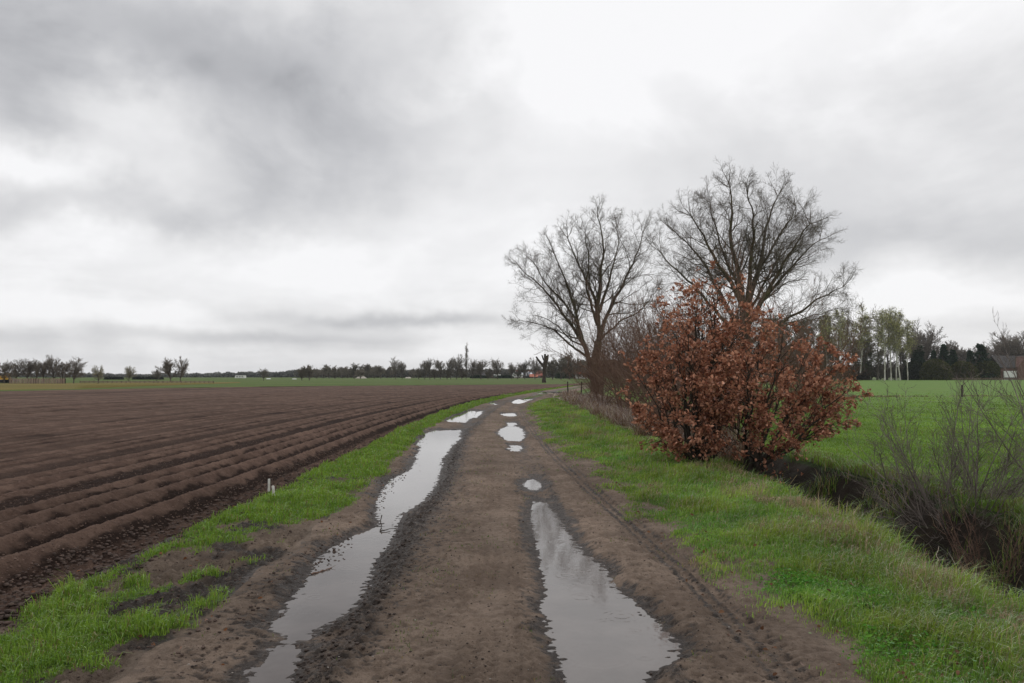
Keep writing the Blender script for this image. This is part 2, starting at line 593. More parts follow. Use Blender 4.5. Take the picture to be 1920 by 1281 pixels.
def grass_left(X, Y):
    """grass cover of the left verge, 0..1"""
    e, l = Ec(Y), Lc(Y)
    u = (X - e) / np.maximum(l - e, 0.2)
    n = 0.9 * fbm(X * 0.9, Y * 0.55, 3, 31) + 0.5 * fbm(X * 3.5, Y * 3.0, 2, 37)
    near = sstep(11.0, 7.6, Y)
    base = 0.90 - near * 0.52
    band = sstep(-0.12, 0.16, u) * sstep(1.25, 0.72, u)
    cut = np.exp(-(((X + 2.75) / 0.5) ** 2 + ((Y - 6.9) / 1.2) ** 2)) * 0.8
    cut = cut + np.exp(-(((X + 3.2) / 0.35) ** 2 + ((Y - 11.4) / 0.8) ** 2)) * 0.7
    n = n + near * 0.5 * fbm(X * 2.6, Y * 2.6, 3, 39)
    add = np.exp(-(((X + 2.9) / 0.35) ** 2 + ((Y - 9.0) / 1.6) ** 2)) * 0.45 + np.exp(-(((X + 2.9) / 0.6) ** 2 + ((Y - 4.7) / 0.8) ** 2)) * 0.5
    return np.clip(band * (base + n * (0.55 + 0.5 * near) + add) - cut * 0.6, 0, 1)


def grass_right(X, Y):
    r, d = Rc(Y), D0c(Y)
    n = fbm(X * 1.6, Y * 0.9, 4, 41)
    e = sstep(-0.28, 0.42, X - r + 0.38 * n + 0.12 * fbm(X * 5, Y * 4, 2, 42))
    return np.clip(e * (0.95 + 0.25 * n), 0, 1)


def tyre(X, Y, tab, w, depth, seed):
    """a wheel track: shallow trough with a chevron tread"""
    c = np.interp(Y, tab[0], tab[1]) + 0.03 * perlin(Y * 0.7, Y * 0 + seed, seed)
    u = (X - c) / w
    tr = np.exp(-(u ** 4))
    tread = np.sin((Y + np.abs(u) * 0.10) * 2 * np.pi / 0.085) * sstep(30, 12, Y)
    grooves = np.sin(u * 9.0)
    m = sstep(-0.25, 0.35, perlin(Y * 0.8, X * 1.5 + seed, seed + 3) + 0.2)
    return -tr * depth * (0.8 + 0.3 * m) + tr * m * (0.010 * tread + 0.010 * grooves)


def smooth5(a):
    p = np.pad(a, 2, mode='edge')
    return (p[:-4] + p[1:-3] + p[2:-2] + p[3:-1] + p[4:]) / 5


def track_z(X, Y):
    big = 0.018 * fbm(X * 0.7, Y * 0.35, 3, 51)
    med = 0.016 * fbm(X * 4.0, Y * 6.5, 4, 52)
    n = fbm(X * 9, Y * 17, 3, 53, 0.6)
    dents = -0.030 * np.clip(n - 0.22, 0, 1)
    clod = 0.018 * np.clip(fbm(X * 16, Y * 24, 3, 54, 0.6), 0, 1)
    band = np.exp(-((X - np.interp(Y, [4, 10, 30, 60], [-.12, -.14, -.25, 1.3])) / 0.24) ** 2)
    z = big + (med + dents + clod) * (1 - 0.7 * band) + 0.022
    cl = np.interp(Y, LRUT[0], LRUT[1])
    cr = np.interp(Y, RRUT[0], RRUT[1])
    z = z - 0.040 * np.exp(-((X - cl) / 0.30) ** 2) - 0.028 * np.exp(-((X - cr) / 0.22) ** 2)
    # churned lip on the right of the left rut
    ys_, xl_, xr_ = PW['long left rut puddle']
    lc = np.where((Y > ys_[0]) & (Y < ys_[-1]), np.interp(Y, ys_, smooth5(xr_)) + 0.17, cl + 0.40)
    lw = 0.14
    lip = np.exp(-((X - lc) / lw) ** 2)
    z = z + lip * (0.014 + 0.034 * np.clip(fbm(X * 9, Y * 8, 4, 55, 0.6), -0.3, 1))
    rlip = np.exp(-((X - cr - 0.27) / 0.07) ** 2) * sstep(22, 6, Y)
    z = z + rlip * (0.012 + 0.025 * np.clip(fbm(X * 14, Y * 9, 3, 56, 0.6), -0.3, 1))
    z = z + tyre(X, Y, TRK, 0.15, 0.035, 61)
    z = z + tyre(X, Y, (np.array([-6, 4, 10, 20, 40, 60]), np.array([-0.22, -0.20, -0.26, -0.30, -0.5, 1.2])), 0.16, 0.010, 62)
    z = z + tyre(X, Y, (np.array([-6, 4, 10, 20, 40, 60]), np.array([0.10, 0.05, 0.02, -0.02, -0.2, 1.3])), 0.10, 0.008, 63) * 0.8
    wet = 0.55 * np.exp(-((X - cl) / 0.45) ** 2) + 0.45 * np.exp(-((X - cr) / 0.30) ** 2) + lip * 0.42 + rlip * 0.5
    wet = wet + 0.35 * sstep(0.0, 0.6, fbm(X * 1.3, Y * 0.8, 3, 57)) * sstep(-0.6, -1.4, X) + 0.85 * (0.8 + 0.5 * perlin(Y * 0.9, X * 2, 66)) * np.exp(-((X - np.interp(Y, TRK[0], TRK[1])) / 0.15) ** 4) * (0.55 + 0.45 * np.sin((X - np.interp(Y, TRK[0], TRK[1])) * 60)) - 0.25 * band
    dm = np.full(np.shape(X), -9.0)
    for k in PW:
        ys = PW[k][0]
        s = (Y > ys[0] - 1.5) & (Y < ys[-1] + 1.5)
        if s.any():
            dd = puddle_d(X[s], Y[s], k) - {'bottom left shallow puddle': 0.07, 'long left rut puddle': 0.03}.get(k, 0)
            dm[s] = np.maximum(dm[s], dd)
    dist = np.clip(Y / 10, 0.6, 1.6)
    dm = dm + (0.050 * fbm(X * 3, Y * 2.2 / dist, 3, 58) + 0.030 * fbm(X * 7, Y * 5 / dist, 4, 68, .55)) * dist ** 0.5 + 0.012
    shore = WZ - 0.12 * dm + 0.009 * fbm(X * 14, Y * 16, 3, 59)
    s = sstep(-0.20, -0.02, dm)
    z = z * (1 - s) + shore * s
    z = np.maximum(z, -0.11)
    # keep the open track above the water level
    z = np.where(dm < -0.16, np.maximum(z, WZ + 0.006), z)
    wet = wet * 0.85 + 0.8 * sstep(-0.20, 0.0, dm + 0.10 * fbm(X * 3, Y * 4, 3, 60)) + 0.4 * sstep(0.1, 0.35, n)
    return z, np.clip(wet, 0, 1)


RIDGES = [(0.0, .19), (.56, .19), (1.06, .18), (1.56, .16), (2.62, .10), (3.12, .11), (3.62, .09), (4.7, .06), (5.25, .07), (5.8, .05),
          (6.9, .05), (7.5, .05), (8.1, .045), (9.3, .045), (9.9, .045), (11.2, .04), (11.9, .04), (13.4, .035), (14.2, .035)]


def field_z(X, Y):
    o = Fc(Y) - X
    ow = o + 0.014 * fbm(X * 0.6, Y * 0.7, 2, 71) + 0.010 * fbm(X * 5, Y * 7, 2, 72)
    z = np.interp(o, [1.7, 1.95, 2.35, 2.5, 3.8, 4.1, 20], [0, .05, .05, .01, .01, .02, .0]) + 0.0 * X
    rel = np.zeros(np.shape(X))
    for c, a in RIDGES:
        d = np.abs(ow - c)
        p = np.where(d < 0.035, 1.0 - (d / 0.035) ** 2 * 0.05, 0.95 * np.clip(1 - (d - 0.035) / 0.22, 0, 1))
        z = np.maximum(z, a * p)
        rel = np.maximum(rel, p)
    far = sstep(14, 20, o)
    lines = 0.02 * np.sin(o * 2 * np.pi / 0.75) + 0.012 * np.sin(o * 2 * np.pi / 3.0)
    z = z + far * lines
    amp = 0.011 + 0.010 * np.exp(-np.abs(o - 2.1) / 0.4)
    z = z + amp * fbm(X * 5, Y * 4.2, 4, 73) + 0.011 * fbm(X * 12, Y * 11, 3, 74, .6)
    # clods at the open edge
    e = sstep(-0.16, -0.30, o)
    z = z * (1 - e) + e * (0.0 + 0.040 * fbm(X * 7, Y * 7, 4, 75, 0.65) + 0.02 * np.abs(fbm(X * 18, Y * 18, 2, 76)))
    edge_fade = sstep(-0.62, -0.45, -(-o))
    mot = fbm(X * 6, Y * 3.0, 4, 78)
    wet = sstep(0.92, 0.30, rel + 0.30 * mot) * np.interp(o, [0, 2, 5, 14, 20], [.95, .75, .50, .30, 0.0]) * (1 - e)  # lower flanks and furrows darkened to strengthen ridge shade, over their real damp
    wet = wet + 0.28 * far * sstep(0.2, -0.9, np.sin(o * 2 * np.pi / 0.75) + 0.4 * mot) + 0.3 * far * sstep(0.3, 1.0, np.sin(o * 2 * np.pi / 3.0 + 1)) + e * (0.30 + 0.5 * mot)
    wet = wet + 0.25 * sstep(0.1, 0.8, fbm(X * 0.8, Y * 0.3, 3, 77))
    # dotted line of wheel prints far across the field
    pr = np.exp(-((o - 17.5) / 0.25) ** 2) * (np.sin(Y * 2 * np.pi / 1.9) > 0.3)
    z = z - 0.05 * pr
    wet = wet + 0.5 * pr
    return z, np.clip(wet, 0, 1)


def verge_left_z(X, Y):
    g = grass_left(X, Y)
    z = 0.0 + 0.035 * g + 0.018 * fbm(X * 4, Y * 4, 4, 81) + 0.02 * fbm(X * 1.2, Y * 1.2, 2, 82)
    z = z + (1 - g) * (0.040 * fbm(X * 9, Y * 11, 4, 83, .65) + 0.015 * np.abs(fbm(X * 20, Y * 22, 2, 89)))
    return z, g


def verge_right_z(X, Y):
    g = grass_right(X, Y)
    z = 0.02 + 0.05 * g + 0.03 * fbm(X * 1.2, Y * 1.0, 3, 84) + 0.012 * fbm(X * 6, Y * 6, 3, 85)
    d = D0c(Y) - X
    z = z - 0.06 * sstep(0.35, 0.0, d)
    return z, g


def ditch_z(X, Y):
    d0, d1 = D0c(Y), D1c(Y)
    u = (X - d0) / (d1 - d0)
    fade = sstep(75, 60, Y)
    u2 = u + 0.05 * fbm(X * 1.5, Y * 1.2, 2, 86)
    v = 1 - sstep(0.0, 0.42, u2) + sstep(0.58, 1.0, u2)
    depth = 0.95 * (1 - np.clip(v, 0, 1)) * fade * sstep(0, 0.04, u) * sstep(1, 0.96, u)
    z = -depth + 0.04 * fbm(X * 3, Y * 3, 4, 87) + 0.01 - 0.05 * sstep(0.5, 1, u)
    return z


def strip(name, x0f, x1f, ts, Ys, zf, mat):
    nr, nc = len(Ys), len(ts)
    x0 = x0f(Ys)[:, None]
    x1 = x1f(Ys)[:, None]
    X = x0 + (x1 - x0) * ts[None, :]
    Y = np.repeat(Ys[:, None], nc, 1)
    return X, Y, nr, nc


def rows(y0, k, step0, y1):
    ys = [-6, -4, -2, -0.5, 1, 2, 2.6, 3.0]
    y = y0
    while y < y1:
        ys.append(y)
        y += max(step0, k * y)
    ys.append(y1)
    return np.array(ys)


def build_strip(name, X, Y, Z, mat, wet, grass, tone):
    V = np.stack([X, Y, Z], -1).reshape(-1, 3)
    o = mesh(name, V, grid_faces(*X.shape), mat, attrs={'wet': wet.ravel(), 'grass': grass.ravel(), 'tone': tone.ravel()})
    return tag(o, kind='structure')


YT = rows(3.3, 0.0032, 0.012, 300)


def xgrid(x0, x1, n, Ys):
    ts = np.linspace(0, 1, n)
    a = x0(Ys)[:, None]
    b = x1(Ys)[:, None]
    X = a + (b - a) * ts[None]
    return X, np.repeat(Ys[:, None], n, 1)


# shared edges get the mean of the two neighbours' heights so that no gap opens
def edge_blend(X, Y, Z, left=None, right=None, w=0.12):
    if left is not None:
        d = X - X[:, :1]
        k = 1 - sstep(0, w, d)
        Z = Z * (1 - k) + k * left(Y)
    if right is not None:
        d = X[:, -1:] - X
        k = 1 - sstep(0, w, d)
        Z = Z * (1 - k) + k * right(Y)
    return Z


def zE(Y): return 0.0 + 0.02 * fbm(Y * 2.0, Y * 0 + 4.4, 3, 90)
def zL(Y): return 0.015 + 0.015 * fbm(Y * 3.0, Y * 0 + 7.7, 3, 91)
def zR(Y): return 0.02 + 0.012 * fbm(Y * 3.0, Y * 0 + 1.7, 3, 92)
def zD0(Y): return 0.015 + 0.02 * fbm(Y * 2.0, Y * 0 + 2.7, 3, 93)
def zD1(Y): return -0.03 + 0.02 * fbm(Y * 2.0, Y * 0 + 9.7, 3, 94)


# track
X, Y = xgrid(Lc, Rc, 360, YT)
Z, wet = track_z(X, Y)
Z = edge_blend(X, Y, Z, zL, zR)
gl, gr_ = grass_left(X, Y), grass_right(X, Y)
mid = 0.34 * np.exp(-((X + 0.55 - 0.0 * Y) / 0.35) ** 2) * sstep(0.1, 0.7, fbm(X * 2.5, Y * 2.2, 3, 95)) * sstep(60, 20, Y)
midfar = sstep(48, 56, Y) * 0.8 * np.exp(-((X - 0.5 * (Lc(Y) + Rc(Y))) / 0.35) ** 2)
tone = 0.5 + 0.5 * fbm(X * 0.8, Y * 0.35, 3, 96)
build_strip('dirt_track', X, Y, Z, M['track'], wet, np.clip(gl + gr_ * 0.9 + mid + midfar, 0, 1), tone)

# left verge
X, Y = xgrid(Ec, Lc, 90, YT)
Z, g = verge_left_z(X, Y)
Z = edge_blend(X, Y, Z, zE, zL)
wet = 0.7 * sstep(-0.2, 0.5, fbm(X * 1.5, Y * 1.1, 3, 97)) + 0.25
build_strip('left_verge', X, Y, Z, M['verge'], wet, g, 0.5 + 0.4 * fbm(X, Y, 2, 98))

# right verge
X, Y = xgrid(Rc, D0c, 110, YT)
Z, g = verge_right_z(X, Y)
Z = edge_blend(X, Y, Z, zR, zD0)
build_strip('right_verge', X, Y, Z, M['verge'], 0.35 * sstep(-.2, .5, fbm(X * 1.4, Y, 3, 130)), g, 0.5 + 0.4 * fbm(X, Y, 2, 99))

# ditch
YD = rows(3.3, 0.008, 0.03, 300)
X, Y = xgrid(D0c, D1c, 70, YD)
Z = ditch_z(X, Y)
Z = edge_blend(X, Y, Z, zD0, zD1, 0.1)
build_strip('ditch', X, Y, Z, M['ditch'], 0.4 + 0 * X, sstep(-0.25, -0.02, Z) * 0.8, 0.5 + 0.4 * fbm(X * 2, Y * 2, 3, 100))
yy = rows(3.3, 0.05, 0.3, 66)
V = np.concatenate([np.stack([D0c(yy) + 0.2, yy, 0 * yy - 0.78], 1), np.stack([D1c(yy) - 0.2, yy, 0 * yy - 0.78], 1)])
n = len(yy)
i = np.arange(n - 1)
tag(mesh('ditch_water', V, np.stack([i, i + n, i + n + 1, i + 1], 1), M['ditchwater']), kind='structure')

# meadow (right of the ditch)
nm = 150
cols = np.concatenate([[0], np.cumsum(np.geomspace(0.06, 12.0, nm))])
Xm = D1c(YD)[:, None] + cols[None, :]
Ym = np.repeat(YD[:, None], nm + 1, 1)
Zm = -0.05 + 0.03 * fbm(Xm * 0.8, Ym * 0.7, 4, 101) + 0.03 * fbm(Xm * .1, Ym * .1, 2, 102)
k = 1 - sstep(0, 0.3, Xm - Xm[:, :1])
Zm = Zm * (1 - k) + k * zD1(Ym)
V = np.stack([Xm, Ym, Zm], -1).reshape(-1, 3)
tag(mesh('meadow', V, grid_faces(*Xm.shape), M['meadow']), kind='structure')
MEADOW_X = Xm[0, -1]

# ploughed field (left)
YF = rows(3.3, 0.005, 0.02, 300)
offs = np.concatenate([np.linspace(-1, 0, 46)[:-1], np.arange(0, 10, 0.026), np.arange(10, 20, 0.07), 20 + np.cumsum(np.geomspace(0.1, 14.0, 75))])


def field_grid():
    E = Ec(YF)[:, None]
    Fz = Fc(YF)[:, None]
    o = np.repeat(offs[None, :], len(YF), 0)
    X = np.where(o < 0, Fz - o * (E - Fz), Fz - o)
    return X, np.repeat(YF[:, None], len(offs), 1)


X, Y = field_grid()
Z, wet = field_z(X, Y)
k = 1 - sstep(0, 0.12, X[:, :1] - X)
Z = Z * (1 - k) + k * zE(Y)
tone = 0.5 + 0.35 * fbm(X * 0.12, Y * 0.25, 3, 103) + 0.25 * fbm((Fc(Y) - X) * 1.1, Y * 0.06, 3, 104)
tone = np.clip(tone + 0.2 * sstep(0.05, 0.2, Z), 0, 1)  # crests lightened by height: drier soil plus painted ridge shading
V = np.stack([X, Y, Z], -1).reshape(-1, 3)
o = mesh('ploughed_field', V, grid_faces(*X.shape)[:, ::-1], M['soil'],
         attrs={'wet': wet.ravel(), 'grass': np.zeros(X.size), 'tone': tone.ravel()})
tag(o, kind='structure')
FIELD_X = X[0, -1]

# the wide land round about, reaching the horizon
B = 1450
x0, x1, y0, y1 = FIELD_X, MEADOW_X, -6, 300
Fx0, Fx1 = X[-1, -1], Xm[-1, -1]
V = np.array([[-B, -B, 0], [B, -B, 0], [B, B, 0], [-B, B, 0], [x0 + 3, y0, -0.02], [x1 - 3, y0, -0.02], [Fx1 - 3, y1 - 1, -0.02], [Fx0 + 3, y1 - 1, -0.02]], float)
tag(mesh('land', V, np.array([[0, 1, 5, 4], [1, 2, 6, 5], [2, 3, 7, 6], [3, 0, 4, 7]]), M['far_green'], smooth=False), kind='structure')


def sheet(name, pts, z, mat, nsub=60):
    """a low sheet between a near and a far edge line: pts = [(xn,yn,xf,yf), ...]"""
    p = np.array(pts, float)
    t = np.linspace(0, len(p) - 1, nsub)
    q = np.stack([np.interp(t, np.arange(len(p)), p[:, j]) for j in range(4)], 1)
    w = 0.6 * perlin(q[:, 0] * 0.05, q[:, 1] * 0 + 3, 5)
    a = np.stack([q[:, 0], q[:, 1] + w, 0 * w + z - 0.06], 1)
    a2 = np.stack([q[:, 0], q[:, 1] + w + 0.4, 0 * w + z], 1)
    b = np.stack([q[:, 2], q[:, 3], 0 * w + z], 1)
    V = np.concatenate([a, a2, b])
    n = nsub
    i = np.arange(n - 1)
    F_ = np.concatenate([np.stack([i, i + 1, i + n + 1, i + n], 1), np.stack([i + n, i + n + 1, i + 2 * n + 1, i + 2 * n], 1)])
    return tag(mesh(name, V, F_, mat), kind='structure')


def gy(px, py, z=0.0):
    p = G(px, py, z)
    return p[0], p[1]


def near_far(pn, pf, z=0.08):
    a = gy(*pn, z)
    b = gy(*pf, z)
    return (a[0], a[1], b[0], b[1])


sheet('grass_field', [near_far((-400, 739), (-400, 706.5)), near_far((0, 732.5), (0, 706.5)), near_far((300, 727), (350, 706.5)), near_far((500, 724), (500, 706.5)),
                      near_far((800, 721.5), (800, 706.5)), near_far((1000, 720), (980, 706.5)), near_far((1110, 720), (1110, 706.5)), near_far((1300, 719), (1300, 706.5))], 0.08, M['far_green'])
sheet('stubble_field', [near_far((-400, 737), (-400, 719), .1), near_far((0, 731), (0, 719), .1), near_far((150, 728.5), (150, 718), .1), near_far((300, 723), (300, 717), .1),
                        near_far((450, 718), (450, 716.6), .1)], 0.10, M['stubble'])

# ================================================================== puddles
def ring_height(X, Y, drops):
    z = np.zeros(np.shape(X))
    for (cx, cy, r, a) in drops:
        d = np.hypot(X - cx, Y - cy)
        z = z + 0.55 * a * np.sin((d - r) * 2 * np.pi / 0.05) * np.exp(-((d - r) / 0.035) ** 2)
    return z


DROPS = []
for (px, py, r, a) in [(1165, 1155, .062, .0012), (1165, 1157, .115, .0009), (1158, 1177, .18, .0008), (1077, 1190, .04, .0008), (1095, 1175, .04, .0006), (1188, 1183, .022, .0014),
                       (1205, 1200, .10, .0005), (1209, 1234, .022, .0014), (1030, 1235, .16, .0004), (1045, 1016, .05, .0008), (1020, 998, .06, .0006), (1060, 1080, .08, .0006),
                       (655, 1065, .07, .0006), (600, 1062, .08, .0005), (590, 1120, .05, .0006), (690, 1010, .06, .0005), (640, 1030, .05, .0006), (1120, 1230, .2, .0004), (1090, 1120, .07, .0006)]:
    p = G(px, py, WZ)
    DROPS.append((p[0], p[1], r, a))
PLAB = {}
for k, (ys, xl, xr) in PW.items():
    near = ys[0] < 9
    Ys = np.arange(ys[0] - 0.25, ys[-1] + 0.25, 0.012) if near else np.linspace(ys[0] - 0.3, ys[-1] + 0.3, 40)
    if near and len(Ys) > 900:
        Ys = np.concatenate([np.arange(ys[0] - 0.25, 8.5, 0.012), np.linspace(8.5, ys[-1] + 0.25, 60)])
    l = np.interp(Ys, ys, xl) - 0.16
    r = np.interp(Ys, ys, xr) + 0.16
    nc = 100 if near else 8
    X = l[:, None] + (r - l)[:, None] * np.linspace(0, 1, nc)[None]
    Y = np.repeat(Ys[:, None], nc, 1)
    Z = np.full(X.shape, WZ + 0.0006 * len(PLAB))
    PLAB[k] = 1
    if near:
        Z = Z + ring_height(X, Y, DROPS)
    o = mesh('puddle', np.stack([X, Y, Z], -1).reshape(-1, 3), grid_faces(*X.shape), M['water'])
    tag(o, kind='structure')
print('ground', round(time.time() - T0, 1))

# ================================================================== grass blades
def blades(name, X, Y, Z, H, Wd, col, lean, rng, mat, curl=0.5, wind=(0.25, 0.1)):
    """one bent blade per point: a quad and a tip"""
    n = len(X)
    a = rng.uniform(0, 2 * np.pi, n)
    face = rng.uniform(0, np.pi, n)
    lx = np.cos(a) * lean + wind[0]
    ly = np.sin(a) * lean + wind[1]
    wx, wy = np.cos(face) * Wd / 2, np.sin(face) * Wd / 2
    V = np.empty((n, 5, 3))
    V[:, 0] = np.stack([X - wx, Y - wy, Z - 0.01], 1)
    V[:, 1] = np.stack([X + wx, Y + wy, Z - 0.01], 1)
    mx, my, mz = X + lx * H * 0.3, Y + ly * H * 0.3, Z + H * 0.62
    V[:, 2] = np.stack([mx + wx * .8, my + wy * .8, mz], 1)
    V[:, 3] = np.stack([mx - wx * .8, my - wy * .8, mz], 1)
    V[:, 4] = np.stack([X + lx * H * (0.3 + curl), Y + ly * H * (0.3 + curl), Z + H * np.clip(1.0 - 0.35 * (lean * 2), .35, 1)], 1)
    b = np.arange(n) * 5
    q = np.stack([b, b + 1, b + 2, b + 3], 1)
    t = np.stack([b + 3, b + 2, b + 4], 1)
    C = np.repeat(col[:, None, :], 5, 1).reshape(-1, 3)
    return mesh(name, V.reshape(-1, 3), [q, t], mat, smooth=False, attrs={'col': C})


def scatter(rng, n, y0, y1, p=1.0):
    """distances with density falling as 1/y**p"""
    u = rng.uniform(0, 1, n)
    if abs(p - 1) < 1e-6:
        return y0 * (y1 / y0) ** u
    q = 1 - p
    return (y0 ** q + u * (y1 ** q - y0 ** q)) ** (1 / q)


def tufted(rng, X, Y, share, per):
    """gather a share of the blades into tufts; outward lean, tuft mask and a random value per tuft come back"""
    n = len(X)
    nt = int(n * share)
    nc = nt // per
    k = np.arange(nt) % nc
    m = len(X)
    s = 0.035 * np.clip(Y[k] / 6, 1, 4) * (0.6 + 0.8 * ((k * 7919) % 101) / 101)
    ox, oy = rng.normal(0, 1, nt), rng.normal(0, 1, nt)
    X2, Y2 = X.copy(), Y.copy()
    X2[:nt] = X[k] + ox * s
    Y2[:nt] = Y[k] + oy * s
    lx, ly = np.zeros(n), np.zeros(n)
    lx[:nt], ly[:nt] = ox * .45, oy * .45
    t = np.zeros(n)
    t[:nt] = 1
    v = np.full(n, 0.35)
    v[:nt] = ((k * 104729) % 997) / 997
    return X2, Y2, lx, ly, t, v


def grass_col(rng, n, a, b, dryp=0.05, dry=(0.30, 0.23, 0.10), f=None):
    t = rng.uniform(0, 1, n)[:, None]
    if f is not None:
        t = np.clip(t * 0.5 + f[:, None] * 0.5, 0, 1)
    c = np.array(a) * (1 - t) + np.array(b) * t
    c = c * rng.uniform(0.75, 1.25, n)[:, None]
    d = rng.uniform(0, 1, n) < dryp
    c[d] = np.array(dry) * rng.uniform(0.6, 1.2, d.sum())[:, None]
    return c


GA, GB = (0.105, 0.230, 0.027), (0.300, 0.430, 0.070)
rng = np.random.default_rng(11)
# right verge
n = 330000
Y = scatter(rng, n, 3.6, 62, 1.55)
r, d = Rc(Y) - 0.35, D0c(Y) + 0.10
X = r + (d - r) * rng.uniform(0, 1, n) ** 0.92
X, Y, tox, toy, tuft, tval = tufted(rng, X, Y, 0.62, 26)
g = grass_right(X, Y)
patch = fbm(X * 1.3, Y * 1.1, 3, 111)
bare = sstep(0.42, 0.62, fbm(X * 1.9 + 5, Y * 1.5, 3, 112))
keep = rng.uniform(0, 1, n) < np.clip(g ** 1.3 * (1 - 0.75 * bare), 0.0, 1)
X, Y, g, patch, tox, toy, tuft, tval = [q_[keep] for q_ in (X, Y, g, patch, tox, toy, tuft, tval)]
n = len(X)
Z = verge_right_z(X, Y)[0]
ed = sstep(0.7, 0.1, D0c(Y) - X)
H = (0.035 + 0.055 * g * np.clip(0.6 + patch, 0.2, 1.6)) * rng.uniform(0.5, 1.5, n) * (1 + 0.3 * ed) * np.clip(0.5 + (X - Rc(Y)) * 0.7, .45, 1.2) * np.where(tuft > 0, 0.75 + 1.1 * tval ** 2, 0.8)
Wd = np.clip(0.0045 * np.maximum(1, Y / 6) ** 0.9, 0.004, 0.05) * rng.uniform(.6, 1.3, n)
dryf = 0.10 + 0.38 * ed * sstep(-0.1, 0.4, fbm(X, Y * 1.3, 2, 113)) + 0.45 * sstep(0.12, 0.5, fbm(X * 1.1, Y * 0.8, 3, 114))
c = grass_col(rng, n, GA, GB, 0, f=np.clip(0.35 * (0.5 + patch) + 0.75 * ((tval * 7.3) % 1), 0, 1))
big_ = fbm(X * 0.9, Y * 0.6, 3, 117)
c = c * (1 + 0.45 * np.clip(big_, -.8, .8))[:, None] * np.stack([1 + 0.22 * patch, 1 + 0 * patch, 1 - 0.1 * patch], 1)
dm = rng.uniform(0, 1, n) < dryf
c[dm] = np.array((0.40, 0.31, 0.18)) * rng.uniform(0.5, 1.2, dm.sum())[:, None]
tag(blades('verge_grass', X, Y, Z, H, Wd, c, rng.uniform(0.1, 0.75, n), rng, M['blade'], wind=(0.3 + tox, toy)),
    'green grass of the right hand verge between muddy track and ditch', 'grass', kind='stuff')

# taller tufts of the right verge and the pale dead fringe along the ditch
n = 60000
Y = scatter(rng, n, 4.2, 45, 1.5)
u = rng.uniform(-0.1, 0.62, n)
X = D0c(Y) - u
k = fbm(X * 1.4, Y * 1.2, 3, 115)
keep = k > 0.02 + 0.45 * np.abs(u)
X, Y = X[keep], Y[keep]
n = len(X)
Z = np.where(X < D0c(Y), verge_right_z(X, Y)[0], ditch_z(X, Y))
c = grass_col(rng, n, (0.36, 0.27, 0.15), (0.55, 0.44, 0.28), 0.25, (0.09, 0.16, 0.03))
tag(blades('dry_fringe_grass', X, Y, Z, rng.uniform(0.04, 0.13, n), np.clip(0.004 * np.maximum(1, Y / 6), 0.004, 0.03), c, rng.uniform(0.3, 1.3, n), rng, M['blade'], 0.8),
    'pale dry grass fringe along the near rim of the ditch', 'grass', kind='stuff')

# left verge, patchy
n = 260000
Y = scatter(rng, n, 3.6, 120, 1.45)
e, l = Ec(Y) - 0.15, Lc(Y) + 0.35
X = e + (l - e) * rng.uniform(0, 1, n)
X, Y, tox, toy, tuft, tval = tufted(rng, X, Y, 0.7, 30)
g = grass_left(X, Y)
keep = rng.uniform(0, 1, n) < np.clip((g - 0.22) * 1.5, 0, 1)
X, Y, g, tox, toy, tuft, tval = [q_[keep] for q_ in (X, Y, g, tox, toy, tuft, tval)]
n = len(X)
Z = verge_left_z(X, Y)[0]
patch = fbm(X * 1.7, Y * 1.4, 3, 121)
H = (0.02 + 0.062 * g * np.clip(0.7 + patch, 0.2, 1.8)) * rng.uniform(0.5, 1.5, n)
H = H * np.interp(Y, [30, 60], [1, 1.3]) * np.where(tuft > 0, 0.7 + 1.2 * tval ** 2, 0.7)
Wd = np.clip(0.0048 * np.maximum(1, Y / 6) ** 0.95, 0.004, 0.09) * rng.uniform(.6, 1.3, n)
c = grass_col(rng, n, (0.100, 0.220, 0.023), (0.290, 0.420, 0.058), 0.08, f=np.clip(0.35 * (0.5 + patch) + 0.75 * ((tval * 7.3) % 1), 0, 1))
tag(blades('left_verge_grass', X, Y, Z, H, Wd, c, rng.uniform(0.15, 0.9, n), rng, M['blade'], wind=(0.15 + tox, toy - 0.1)),
    'patchy bright green grass between ploughed field and track', 'grass', kind='stuff')

# sparse seedlings on the track
n = 16000
Y = scatter(rng, n, 4.0, 40, 1.4)
X = rng.uniform(-2.0, 1.6, n)
k = fbm(X * 2.4, Y * 2.0, 3, 122) + 0.25 * np.exp(-((X + 0.6) / 0.4) ** 2) + 0.3 * sstep(0.6, 0, np.minimum(X - Lc(Y), Rc(Y) - X))
zt, wt = track_z(X, Y)
keep = (k > 0.50) & (wt < 0.6)
X, Y, Z = X[keep], Y[keep], zt[keep]
n = len(X)
c = grass_col(rng, n, (0.07, 0.13, 0.02), (0.14, 0.20, 0.04), 0.2)
tag(blades('track_weeds', X, Y, Z, rng.uniform(0.01, 0.03, n), np.clip(0.004 * Y / 5, .004, .03), c, rng.uniform(0.3, 1.2, n), rng, M['blade']),
    'tiny scattered grass seedlings on the muddy track', 'weeds', kind='stuff')

